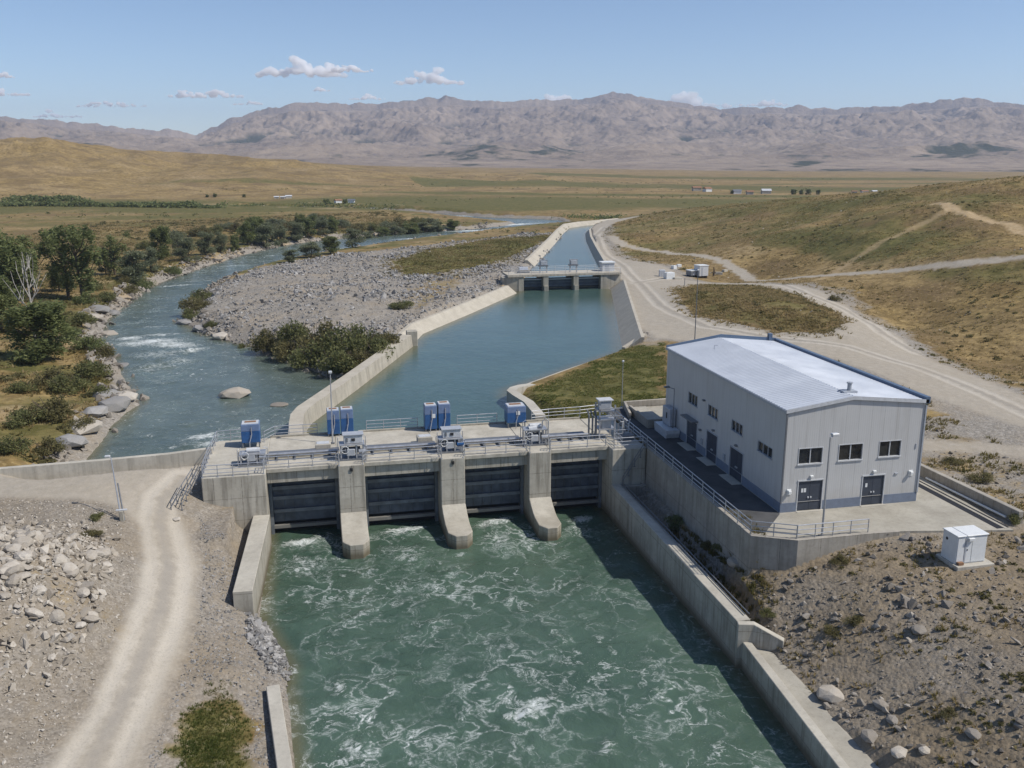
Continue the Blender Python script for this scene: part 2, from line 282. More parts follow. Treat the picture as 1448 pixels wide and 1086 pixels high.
def cover(x, y, z):
    "road, rut coordinate, green, gravel, sand in 0..1 at ground points"
    jag = .6 * fbm(x, y, 3.0, 3, 90) + .25 * fbm(x, y, .7, 2, 93); r = np.hypot(x, y)
    j2 = jag * np.clip(r / 110, .6, 3)
    d = np.maximum(sdf(ROAD_OUT, x, y), -sdf(MOUND, x, y)); road = sstep(.9, -.9, d + j2)
    dl = sdf(ROAD_LEFT, x, y); road = np.maximum(road, sstep(.5, -.7, dl + .5 * jag))
    dlp, sl = pdist(LOOP, x, y); road = np.maximum(road, sstep(2.3, 1.2, dlp + j2))
    dh, _ = pdist(HILLROAD, x, y); road = np.maximum(road, sstep(2.1, 1.1, dh + j2))
    dy_, _ = pdist(YARDTRACK, x, y); road = np.maximum(road, .9 * sstep(2.6, 1.0, dy_ + 1.2 * jag))
    a1, s1 = pdist(LEFT_LINE, x, y); a2, s2 = pdist(RIGHT_LINE, x, y); a3, s3 = pdist(RIGHT_LINE2, x, y)
    rut = np.where(a1 < 6, s1, np.where(a2 < a3, s2, s3)); rut = np.where(np.minimum(np.minimum(a1, a2), a3) > 9, 9, rut)
    ds, _ = pdist(SANDTRACK, x, y); dt, _ = pdist(TRAIL, x, y)
    sand = np.maximum(sstep(2.6, .8, ds + 2 * jag), .55 * sstep(1.8, .4, dt + 1.6 * jag))
    green = .9 * sstep(1.0, -2.5, sdf(GRASS_BANK, x, y) + 2 * jag)
    green = np.maximum(green, .8 * sstep(2, -5, sdf(MEADOW, x, y) + 6 * jag)); green = np.maximum(green, .35 * sstep(2, -4, sdf(DRYPATCH, x, y) + 6 * jag))
    dr = sdf(RIVER, x, y); isl = sstep(2, -2, sdf(GRAVEL_ISLE, x, y) + 3 * jag)
    lb = sstep(34, 8, dr + 8 * fbm(x, y, 12, 3, 101)) * (1 - isl) * (y > 92) * (x < 60)
    green = np.maximum(green, lb * np.clip(.52 + .9 * fbm(x, y, 13, 4, 103), 0, .85)); bare = lb * sstep(.16, .36, fbm(x, y, 17, 4, 107)) * .7
    # valley floor strips, hillside
    pl = sstep(215, 330, r) * sstep(620, 500, r); green = np.maximum(green, pl * (.42 + .5 * fbm(x * .25, y, 40, 4, 111)) * (x < 140 + .15 * y))
    rw = r + 50 * fbm(x, y, 220, 3, 181); st_ = np.clip(1.4 * np.exp(-((rw - 590) / 75) ** 2) + .9 * np.exp(-((rw - 720) / 24) ** 2) * (x > 40) + 1.3 * np.exp(-((rw - 900) / 60) ** 2) * (x > 100) + 1.0 * np.exp(-((rw - 1270) / 90) ** 2) * (x > 300), 0, 1); green = np.maximum(green, st_ * np.clip(.85 + .9 * fbm(x, y, 90, 3, 183), 0, 1) * (z < 9 + .01 * r))
    hs = sstep(1.5, 5, z) * sstep(520, 380, r) * (x > 60); green = np.maximum(green, hs * np.clip(.42 + .8 * fbm(x, y, 38, 4, 121), 0, .85))
    farst = sstep(700, 760, r) * sstep(1500, 1350, r) * np.clip(.2 + 1.6 * fbm(x * .12, y, 70, 3, 131), 0, .8) * (x > -150) ; green = np.maximum(green, farst * sstep(.2, .8, fbm(x * .1, y, 160, 2, 137) + .5))
    green = np.maximum(green, .5 * sstep(1, -3, sdf(MOUND, x, y) + 2 * jag))
    gravel = isl * (1 - sstep(1, -4, sdf(MEADOW, x, y) + 6 * jag)) * (1 - .6 * sstep(2, -4, sdf(DRYPATCH, x, y) + 6 * jag))
    gravel = np.maximum(gravel, sstep(4.5, .5, dr + 2.5 * fbm(x, y, 6, 3, 141)) * (y > 90))
    gravel = np.maximum(gravel, (x < 5) * sstep(90, 86, y) * sstep(-60, -40, x) * np.clip(.75 + .5 * fbm(x, y, 7, 4, 185), .45, .95))
    gravel = np.maximum(gravel, sstep(3.5, 1.5, sdf(ROCKYARD, x, y)) * .95)
    rr = (x > 44) * (y < 84) * sstep(0, .4, 1 - sstep(1.5, 3, z)) * .8; gravel = np.maximum(gravel, rr * np.clip(.75 + .9 * fbm(x, y, 9, 3, 151), 0, 1))
    dm = np.minimum(sdf(ROAD_OUT, x, y), 60); gravel = np.maximum(gravel, sstep(9, 0, dm + 5 * fbm(x, y, 7, 3, 161)) * .75 * (z < 1.5) * (x > 20) * (sdf(MOUND, x, y) > -.5))
    dtn = sdf(TRENCH, x, y); gravel = np.where(dtn < .3, .6, gravel)
    bank = at(300, 1060, -5.5); gb = sstep(1.0, .55, np.hypot((x - bank[0]) / 3.0, (y - bank[1]) / 7.0) + .5 * fbm(x, y, 2.2, 3, 171)); green = np.maximum(green, .6 * gb); gravel = gravel * (1 - .6 * gb)
    sand = np.maximum(sand, .8 * bare)
    soil = sstep(2.5, 0, sdf(ROCKYARD, x, y)) * np.clip(.75 + .9 * fbm(x, y, 8, 3, 187), 0, 1); soil = np.maximum(soil, (x < 5) * (y < 92) * .5 * sstep(-60, -40, x) * np.clip(.6 + 1.2 * fbm(x, y, 9, 3, 189), 0, 1))
    return road, rut, np.clip(green, 0, 1) * (1 - road), np.clip(gravel, 0, 1), np.clip(sand, 0, 1), soil
# ------------------------------------------------------------------ materials
class G:
    "small node-tree builder"
    def __init__(s, name, rough=.8, spec=.3, metal=0.0):
        s.m = bpy.data.materials.new(name); s.m.use_nodes = True; s.t = s.m.node_tree
        s.b = s.t.nodes["Principled BSDF"]; s.out = s.t.nodes["Material Output"]
        s.b.inputs["Roughness"].default_value = rough; s.b.inputs["Specular IOR Level"].default_value = spec; s.b.inputs["Metallic"].default_value = metal
    def n(s, typ, ins=None, o=0, **kw):
        nd = s.t.nodes.new("ShaderNode" + typ)
        for k, v in kw.items(): setattr(nd, k, v)
        for k, v in (ins or {}).items(): s.put(nd.inputs[k], v)
        return nd.outputs[o]
    def put(s, sock, v):
        if isinstance(v, bpy.types.NodeSocket): s.t.links.new(v, sock)
        else:
            if hasattr(v, '__len__') and len(v) == 3 and sock.type == 'RGBA': v = (*v, 1)
            sock.default_value = v
    def set(s, k, v): s.put(s.b.inputs[k], v); return s
    def pos(s): return s.n("NewGeometry")
    def m_(s, op, a, b=0.0, c=None, clamp=False):
        i = {0: a, 1: b}
        if c is not None: i[2] = c
        return s.n("Math", i, operation=op, use_clamp=clamp)
    def mapv(s, v, sc): return s.n("Mapping", {"Vector": v, "Scale": sc})
    def noise(s, v, sc, det=4, rough=.55, dist=0.0): return s.n("TexNoise", {"Vector": v, "Scale": sc, "Detail": det, "Roughness": rough, "Distortion": dist})
    def vor(s, v, sc, feat='F1', o=0, rnd=1.0): return s.n("TexVoronoi", {"Vector": v, "Scale": sc, "Randomness": rnd}, o, feature=feat)
    def rng(s, v, a, b, c=0.0, d=1.0): return s.n("MapRange", {"Value": v, "From Min": a, "From Max": b, "To Min": c, "To Max": d})
    def mix(s, f, a, b, mode='MIX'):
        nd = s.t.nodes.new("ShaderNodeMix"); nd.data_type = 'RGBA'; nd.blend_type = mode; nd.clamp_factor = True
        s.put(nd.inputs[0], f); s.put(nd.inputs[6], a); s.put(nd.inputs[7], b); return nd.outputs[2]
    def ramp(s, f, stops):
        nd = s.t.nodes.new("ShaderNodeValToRGB"); e = nd.color_ramp.elements
        while len(e) < len(stops): e.new(.5)
        for k, (p, c) in enumerate(stops): e[k].position = p; e[k].color = (*c, 1)
        s.put(nd.inputs[0], f); return nd.outputs[0]
    def attr(s, name, o=2): return s.n("Attribute", {}, o, attribute_name=name)
    def bump(s, h, strength=.5, dist=.1):
        s.put(s.b.inputs["Normal"], s.n("Bump", {"Height": h, "Strength": strength, "Distance": dist}))
def simple(name, col, rough=.6, metal=0.0, spec=.4, vary=.12, scale=3.0):
    g = G(name, rough, spec, metal); p = g.n("TexCoord", o=3)
    n = g.noise(p, scale, 5, .6); n2 = g.noise(p, scale * 9, 3)
    d = tuple(c * (1 - vary) for c in col); l = tuple(min(1, c * (1 + vary)) for c in col)
    c = g.mix(g.rng(n, .3, .7), d, l); c = g.mix(g.m_('MULTIPLY', g.rng(n2, .55, .75), vary), c, (.12, .10, .08))
    g.set("Base Color", c); g.set("Roughness", g.rng(n, .3, .7, rough - .07, rough + .07)); return g.m
def mat_ground():
    g = G("earth", .95, .15); p = g.pos()
    big = g.noise(p, .016, 5); mid = g.noise(p, .11, 6, .62); fin = g.noise(p, 1.1, 6, .65); vf = g.noise(p, 7.0, 4, .7)
    grain = g.n("Math", {0: vf, 1: .5}, operation='SUBTRACT')
    dry = g.mix(g.rng(mid, .32, .68), (.20, .135, .052), (.40, .285, .118)); dry = g.mix(g.m_('MULTIPLY', g.rng(fin, .42, .62), .4), dry, (.13, .092, .04)); dry = g.mix(g.m_('MULTIPLY', g.rng(big, .45, .68), .5), dry, (.36, .265, .15))
    far_n = g.noise(p, .035, 7, .65); far_m = g.noise(g.mapv(p, (.35, 1, 1)), .011, 6, .6); dry = g.mix(g.m_('MULTIPLY', g.rng(far_n, .5, .60), .7), dry, (.135, .092, .048)); dry = g.mix(g.m_('MULTIPLY', g.rng(far_m, .5, .62), .45), dry, (.19, .135, .065)); dry = g.mix(g.m_('MULTIPLY', g.rng(far_n, .46, .34), .4), dry, (.40, .305, .18))
    grn = g.mix(g.rng(fin, .35, .65), (.070, .075, .022), (.19, .165, .058)); grn = g.mix(g.rng(mid, .48, .72), grn, (.20, .155, .06)); grn = g.mix(g.m_('MULTIPLY', g.rng(vf, .5, .75), .5), grn, (.035, .042, .012))
    hl = g.noise(p, 1.7, 4, .6); dry = g.mix(g.m_('MULTIPLY', g.rng(hl, .55, .68), .6), dry, (.47, .35, .165)); dry = g.mix(g.m_('MULTIPLY', g.rng(hl, .42, .34), .5), dry, (.11, .078, .032)); gm = g.rng(g.m_('ADD', g.attr("green"), g.m_('MULTIPLY', g.m_('SUBTRACT', mid, .5), 1.3)), .28, .62)
    c = g.mix(gm, dry, grn)
    clump = g.noise(p, .42, 5, .62); c = g.mix(g.m_('MULTIPLY', g.rng(clump, .47, .60), .75), c, g.mix(gm, (.150, .105, .042), (.085, .080, .024)))
    cells = g.vor(p, 3.4, 'F1', 1); cg = g.n("SeparateColor", {0: cells}); cells2 = g.n("SeparateColor", {0: g.vor(p, 9.0, 'F1', 1)})
    gv = g.ramp(cg, [(0, (.20, .178, .15)), (.5, (.27, .245, .21)), (.85, (.335, .30, .258)), (1, (.44, .40, .35))]); gv2 = g.ramp(cells2, [(0, (.16, .145, .125)), (.6, (.28, .255, .22)), (1, (.42, .385, .335))])
    gv = g.mix(.5, gv, gv2); gv = g.mix(g.rng(fin, .5, .7, 0, .55), gv, (.20, .165, .115)); gv = g.mix(g.m_('MULTIPLY', g.rng(mid, .45, .7), .6), gv, (.33, .265, .185))
    gr = g.rng(g.m_('ADD', g.attr("gravel"), g.m_('MULTIPLY', g.m_('SUBTRACT', fin, .5), .9)), .3, .62)
    br = g.mix(g.rng(fin, .35, .65), (.150, .114, .070), (.28, .218, .142)); gv = g.mix(g.m_('MULTIPLY', g.attr('soil'), .82), gv, br); c = g.mix(gr, c, gv)
    sd = g.mix(g.rng(fin, .35, .65), (.36, .255, .135), (.46, .35, .21)); c = g.mix(g.attr("sand"), c, sd)
    u = g.m_('ABSOLUTE', g.attr("rut")); uw = g.m_('ADD', u, g.m_('MULTIPLY', g.m_('SUBTRACT', fin, .5), .8))
    tr = g.m_('SUBTRACT', 1.0, g.rng(g.m_('ABSOLUTE', g.m_('SUBTRACT', uw, 1.15)), .25, .75)); mid_s = g.m_('SUBTRACT', 1.0, g.rng(uw, .15, .6))
    lines = g.noise(g.n("CombineXYZ", {0: g.attr("rut"), 1: 0.0, 2: 0.0}), 2.6, 5, .7)
    rc = g.mix(g.rng(fin, .3, .7), (.33, .29, .23), (.43, .38, .31)); rc = g.mix(g.m_('MULTIPLY', g.rng(lines, .42, .62), .45), rc, (.33, .295, .245)); rc = g.mix(g.m_('MULTIPLY', tr, .75), rc, (.49, .445, .375)); rc = g.mix(g.m_('MULTIPLY', mid_s, .65), rc, (.29, .265, .23))
    rc = g.mix(g.m_('MULTIPLY', g.rng(vf, .5, .72), .5), rc, (.22, .20, .17)); rc = g.mix(g.rng(mid, .45, .7, 0, .35), rc, (.33, .28, .21))
    c = g.mix(g.attr("road"), c, rc); g.set("Base Color", c)
    rough_amt = g.m_('MULTIPLY', g.m_('SUBTRACT', 1.0, g.m_('MULTIPLY', g.attr("road"), .8)), 1.0)
    hh = g.m_('ADD', g.m_('MULTIPLY', fin, .55), g.m_('ADD', g.m_('MULTIPLY', vf, .14), g.m_('MULTIPLY', g.m_('MULTIPLY', g.vor(p, 3.4), gr), -.25)))
    g.bump(g.m_('MULTIPLY', hh, rough_amt), .75, .35); return g.m
def mat_mountain():
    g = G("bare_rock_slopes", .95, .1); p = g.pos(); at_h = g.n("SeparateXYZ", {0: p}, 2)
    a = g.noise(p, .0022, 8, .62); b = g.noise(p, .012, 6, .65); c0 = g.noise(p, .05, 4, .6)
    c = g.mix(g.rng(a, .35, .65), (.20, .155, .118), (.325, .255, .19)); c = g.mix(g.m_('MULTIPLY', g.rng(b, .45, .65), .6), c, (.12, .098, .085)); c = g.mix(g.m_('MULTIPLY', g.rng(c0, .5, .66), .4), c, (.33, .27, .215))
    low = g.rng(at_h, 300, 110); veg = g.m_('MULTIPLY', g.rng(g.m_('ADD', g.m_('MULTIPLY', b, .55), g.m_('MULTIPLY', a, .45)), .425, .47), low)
    veg = g.m_('MULTIPLY', veg, g.rng(g.attr("gully_veg_shade"), .42, .62)); c = g.mix(g.m_('MULTIPLY', veg, .95), c, (.022, .034, .018)); c = g.mix(g.m_('MULTIPLY', g.rng(g.attr("gully_veg_shade"), .7, 1.0), .75), c, (.060, .058, .055))  # scrub in the gullies, then crease shade darkened into the rock colour
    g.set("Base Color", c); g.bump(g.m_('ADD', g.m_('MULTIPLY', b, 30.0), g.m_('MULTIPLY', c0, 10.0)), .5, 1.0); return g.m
def mat_concrete(name, light=(.44, .41, .355), dark=(.33, .305, .26), joints=True, wet=False, jx=2.4, jz=2.1, stain=.55):
    g = G(name, .88, .25); p = g.pos(); nrm = g.n("NewGeometry", {}, 1)
    vert = g.m_('SUBTRACT', 1.0, g.m_('ABSOLUTE', g.n("SeparateXYZ", {0: nrm}, 2)))
    a = g.noise(p, .45, 6, .65); b = g.noise(p, 3.2, 5, .65); st = g.noise(g.mapv(p, (1.6, 1.6, .12)), 1.0, 5, .65); st2 = g.noise(g.mapv(p, (5, 5, .25)), 1.0, 3, .6)
    c = g.mix(g.rng(a, .33, .67), dark, light); c = g.mix(g.m_('MULTIPLY', g.rng(b, .5, .75), .4), c, tuple(.6 * q for q in dark))
    c = g.mix(g.m_('MULTIPLY', g.m_('MULTIPLY', g.rng(st, .48, .72), vert), stain), c, (.135, .12, .095)); c = g.mix(g.m_('MULTIPLY', g.m_('MULTIPLY', g.rng(st2, .56, .72), vert), stain * .6), c, (.17, .135, .095))
    fine = g.noise(p, 22, 3, .7); hgt = g.m_('ADD', g.m_('MULTIPLY', b, .3), g.m_('MULTIPLY', fine, .12))
    if joints:
        xs = g.n("SeparateXYZ", {0: p}, 0); ys = g.n("SeparateXYZ", {0: p}, 1); zs = g.n("SeparateXYZ", {0: p}, 2)
        nx = g.m_('ABSOLUTE', g.n("SeparateXYZ", {0: nrm}, 0)); along = g.m_('ADD', g.m_('MULTIPLY', ys, g.m_('GREATER_THAN', nx, .6)), g.m_('MULTIPLY', xs, g.m_('LESS_THAN', nx, .6)))
        def line(v, step, w):
            fr = g.m_('ABSOLUTE', g.m_('SUBTRACT', g.m_('FRACT', g.m_('DIVIDE', v, step)), .5)); return g.m_('GREATER_THAN', fr, .5 - w / step)
        ln = g.m_('MULTIPLY', g.m_('MAXIMUM', line(along, jx, .028), line(zs, jz, .024)), g.m_('GREATER_THAN', vert, .4))
        pan = g.n("TexWhiteNoise", {"Vector": g.n("CombineXYZ", {0: g.m_('FLOOR', g.m_('ADD', g.m_('DIVIDE', along, jx), .5)), 1: g.m_('FLOOR', g.m_('ADD', g.m_('DIVIDE', zs, jz), .5)), 2: nx})})
        c = g.mix(g.m_('MULTIPLY', g.m_('MULTIPLY', pan, vert), .22), c, tuple(.75 * q for q in dark))
        c = g.mix(g.m_('MULTIPLY', ln, g.rng(b, .3, .6, .25, .75)), c, (.13, .115, .095)); hgt = g.m_('SUBTRACT', hgt, g.m_('MULTIPLY', ln, .35))
    if wet is not False:
        zz = g.n("SeparateXYZ", {0: p}, 2); ww = g.rng(g.m_('ADD', zz, g.m_('MULTIPLY', g.m_('SUBTRACT', st, .5), .9)), wet + .85, wet + .25); c = g.mix(g.m_('MULTIPLY', ww, .8), c, (.085, .07, .04)); w2 = g.rng(g.m_('ADD', zz, g.m_('MULTIPLY', g.m_('SUBTRACT', a, .5), 1.5)), wet + 2.4, wet + .6); c = g.mix(g.m_('MULTIPLY', w2, .28), c, (.16, .125, .07))
    g.set("Base Color", c); g.bump(hgt, .35, .05); return g.m
def mat_water(name, deep, shallow, rough=.09, wave=1.0, foam=None, wsc=1.0, fw=1.0, sw=.35):
    g = G(name, rough, .5); g.b.inputs["IOR"].default_value = 1.333; p = g.pos(); p0 = p
    w = g.n("TexNoise", {"Vector": p, "Scale": .35 * wsc, "Detail": 3.0}, 1); pw = g.n("VectorMath", {0: p, 1: g.n("VectorMath", {0: g.n("VectorMath", {0: w, 1: (.5, .5, .5)}, operation='SUBTRACT'), "Scale": 4.5 / wsc}, operation='SCALE')}, operation='ADD')
    big = g.noise(p, .07, 4); med = g.noise(pw, .5 * wsc, 4); c = g.mix(g.rng(big, .35, .65), deep, shallow); c = g.mix(g.rng(med, .45, .75, 0, .5), c, tuple(1.35 * q for q in shallow))
    edge = g.attr("edge"); c = g.mix(g.m_('MULTIPLY', edge, .75), c, (.13, .115, .06))
    h = g.m_('ADD', g.m_('MULTIPLY', g.noise(g.mapv(pw, (1, .7, 1)), 1.1 * wsc, 5, .6), .5 * wave), g.m_('MULTIPLY', g.noise(p, 4.5 * wsc, 3, .6), .10 * wave))
    if foam:
        def fil(v, sc, det, wd):
            n = g.noise(v, sc, det, .55); return g.m_('SUBTRACT', 1.0, g.rng(g.m_('ABSOLUTE', g.m_('SUBTRACT', n, .5)), 0, wd))
        wa = g.n("TexNoise", {"Vector": p, "Scale": .9, "Detail": 3.0}, 1); pv = g.n("VectorMath", {0: pw, 1: g.n("VectorMath", {0: g.n("VectorMath", {0: wa, 1: (.5, .5, .5)}, operation='SUBTRACT'), "Scale": 1.3}, operation='SCALE')}, operation='ADD')
        f1 = fil(pw, .16, 3, .022); f2 = fil(pv, .34, 4, .03); f3 = g.m_('SUBTRACT', 1.0, g.rng(g.vor(pv, .22, 'DISTANCE_TO_EDGE'), 0, .05)); spk = g.rng(g.noise(p, 9.0, 3, .7), .6, .72); grain = g.rng(g.noise(pv, 3.6, 6, .75), .44, .60)
        msk = g.rng(g.noise(pw, .13, 4, .6), .42, .66); msk2 = g.rng(g.noise(p, .35, 3), .4, .6)
        amt = g.attr("foam")
        fm = g.m_('MAXIMUM', g.m_('MULTIPLY', g.m_('MULTIPLY', f1, msk), 1.0), g.m_('MAXIMUM', g.m_('MULTIPLY', f3, g.m_('MULTIPLY', msk, .9)), g.m_('MULTIPLY', f2, g.m_('MULTIPLY', msk2, .55))))
        fm = g.m_('MULTIPLY', fm, g.rng(grain, 0, 1, .10, 1.5)); fm = g.m_('ADD', g.m_('MULTIPLY', fm, fw), g.m_('MULTIPLY', spk if sw < 1 else g.rng(g.noise(g.mapv(pw, (1, 2.2, 1)), 1.3, 5, .7), .60, .66), g.m_('MULTIPLY', msk2, sw))); fm = g.m_('MULTIPLY', fm, amt)
        burst = g.m_('MULTIPLY', g.rng(g.attr('burst'), 0.03, .4, 0, .85), g.rng(g.m_('ADD', g.noise(g.mapv(pv, (1, 1.5, 1)), 1.5, 7, .78), g.m_('MULTIPLY', g.m_('SUBTRACT', g.attr('burst'), .5),   .34)), .49, .68)); fm = g.m_('MAXIMUM', fm, burst, clamp=True)
        halo = g.m_('MULTIPLY', g.m_('MULTIPLY', g.rng(g.m_('ABSOLUTE', g.m_('SUBTRACT', g.noise(pw, .16, 3, .55), .5)), .10, 0), msk), amt); c = g.mix(g.m_('MULTIPLY', halo, .22), c, (.15, .25, .19))
        c = g.mix(g.m_('MULTIPLY', fm, foam), c, (.74, .77, .75)); h = g.m_('ADD', h, g.m_('MULTIPLY', fm, .12)); g.set("Roughness", g.rng(fm, 0, .6, rough, .6))
    g.set("Base Color", c); g.bump(h, .5, .35); return g.m
M = dict(
    earth=mat_ground(), mountain=mat_mountain(),
    conc=mat_concrete("weathered_concrete", (.52, .485, .41), (.385, .355, .295), wet=Z_BASIN, stain=.75), conc_deck=mat_concrete("deck_concrete", (.55, .51, .43), (.36, .33, .27), joints=False, stain=.3), conc_lite=mat_concrete("pale_concrete", (.52, .485, .415), (.41, .38, .32), joints=False, stain=.4), conc_slab=mat_concrete("slab_concrete", (.43, .40, .335), (.31, .285, .235), joints=False), conc_terr=mat_concrete("terrace_concrete", (.42, .385, .33), (.30, .275, .235), wet=False, jx=3.0, jz=2.6), conc_lining=mat_concrete("lining_concrete", (.50, .455, .375), (.40, .36, .29), jx=3.0, jz=50),
    galv=simple("galvanised_steel", (.46, .47, .49), .42, .55, .5), galv_dark=simple("dull_grey_steel", (.20, .21, .225), .5, .4), gate=simple("gate_steel", (.098, .113, .134), .55, .2, .4, .3, 1.2), gate_rib=simple("gate_rib_steel", (.16, .175, .19), .55, .2, .4, .3, 1.2), sill=simple("sill_steel", (.22, .21, .19), .7, .2),
    blue=simple("blue_enamel", (.018, .085, .235), .38, 0, .5, .15), blue_lit=simple("lit_blue_enamel", (.14, .20, .33), .4, 0, .5, .12), rust=simple("rusty_plate", (.24, .13, .07), .8), black=simple("black_rubber", (.02, .02, .022), .6), white=simple("white_paint", (.70, .71, .70), .45, 0, .45, .05), grey=simple("grey_paint", (.40, .42, .45), .45, .1), pale_grey=simple("pale_grey_paint", (.56, .57, .58), .45, .1),
    asphalt=simple("worn_asphalt", (.085, .085, .085), .9, 0, .2, .3, .6), plinth=simple("plinth_grey", (.17, .20, .255), .7), door=simple("door_slate", (.052, .062, .082), .45, .1, .4, .1), glass=None, wood=simple("bark", (.10, .075, .05), .9), deadwood=simple("bleached_wood", (.40, .37, .33), .85), trim=simple("blue_grey_trim", (.12, .17, .25), .45, .3), rock=None)
def mat_glass():
    g = G("dark_window_glass", .06, .6); p = g.n("TexCoord", o=3); g.set("Base Color", g.mix(g.rng(g.noise(p, 1.5, 3), .4, .6), (.012, .014, .016), (.035, .036, .034))); return g.m
M["glass"] = mat_glass()
def mat_rock(name, a, b, c_):
    g = G(name, .92, .2); p = g.pos(); col = g.n("Attribute", {}, 2, attribute_name="tone"); n = g.noise(p, 1.6, 6, .65); n2 = g.noise(p, 9, 4, .7)
    c = g.mix(col, a, b); c = g.mix(g.m_('MULTIPLY', g.rng(n, .45, .7), .55), c, c_); c = g.mix(g.m_('MULTIPLY', g.rng(n2, .52, .75), .4), c, tuple(.45 * q for q in a)); g.set("Base Color", c); g.bump(n2, .5, .06); return g.m
M["rock"] = mat_rock("grey_stone", (.13, .115, .098), (.36, .325, .28), (.24, .20, .15)); M["rock_pale"] = mat_rock("pale_limestone", (.27, .235, .19), (.54, .495, .43), (.37, .31, .23)); M["rock_grey"] = mat_rock("blue_grey_stone", (.125, .122, .118), (.40, .385, .365), (.29, .265, .235))
# ------------------------------------------------------------------ ground sheet
def polar_grid():
    az = np.concatenate([np.linspace(YAW - R(38), YAW + R(38), 980), np.linspace(YAW + R(38), YAW + 2 * math.pi - R(38), 92)[1:-1]])
    rr = np.concatenate([np.geomspace(9, 33, 14)[:-1], np.geomspace(33, 640, 720)[:-1], np.geomspace(640, 2400, 170)[:-1], np.geomspace(2400, 9000, 40)])
    A, Rr = np.meshgrid(az, rr); return az, rr, Rr * np.sin(A), Rr * np.cos(A)
az, rr, GX, GY = polar_grid(); GZ = ground_h(GX, GY); cov = cover(GX, GY, GZ)
# tyre ruts and stony roughness are real relief
_ru = np.abs(cov[1]); GZ = GZ - cov[0] * (.07 * np.exp(-((_ru - 1.15) / .35) ** 2)) * (np.hypot(GX, GY) < 260) + cov[3] * (np.hypot(GX, GY) < 330) * (sdf(TERRACE, GX, GY) > .1) * .09 * fbm(GX, GY, 1.3, 3, 201, .7)
GZ = np.where((sdf(DAMBOX, GX, GY) < 0), np.minimum(GZ, -5.5), GZ)
nr, na = GX.shape; V = np.stack([GX.ravel(), GY.ravel(), GZ.ravel()], 1)
ii = np.arange(nr * na).reshape(nr, na); nx = np.roll(ii, -1, axis=1)
Q = np.stack([ii[:-1], nx[:-1], nx[1:], ii[1:]], -1)     # rows outwards, azimuth clockwise
Q = Q[..., [0, 3, 2, 1]].reshape(-1, 4)
ctr = len(V); V = np.concatenate([V, [[0, 0, -8.5]]]); cap = np.stack([np.full(na, ctr), ii[0], nx[0]], 1)
def sub_mesh(name, mask, extra=None, m=M["earth"]):
    q = Q[mask]; fs = [q] + ([extra] if extra is not None else []); used = np.unique(np.concatenate([f.ravel() for f in fs])); remap = np.full(len(V), -1); remap[used] = np.arange(len(used))
    me = np_mesh(name, V[used], [remap[f] for f in fs], True)
    for nm, a in zip(("road", "rut", "green", "gravel", "sand", "soil"), cov):
        at_ = me.attributes.new(nm, 'FLOAT', 'POINT'); at_.data.foreach_set("value", np.append(a.ravel(), 0.0)[used].astype(np.float32))
    return link_mesh(name, me, m)
fr_ = cov[0].ravel()[Q].mean(1); fx = V[Q][:, :, 0].mean(1); frad = np.hypot(V[Q][:, :, 0].mean(1), V[Q][:, :, 1].mean(1)); fz = V[Q][:, :, 2].mean(1)
is_road = (fr_ > .5); is_hill = (~is_road) & (((frad > 600)) | ((fx > 62) & (fz > 2.2) & (frad < 600)))
tag(sub_mesh("ground", ~is_road & ~is_hill, cap), kind='structure'); tag(sub_mesh("hills", is_hill), kind='structure')
tag(sub_mesh("dirt_road", is_road & (fx > 20)), kind='structure'); tag(sub_mesh("gravel_road", is_road & (fx <= 20)), kind='structure')
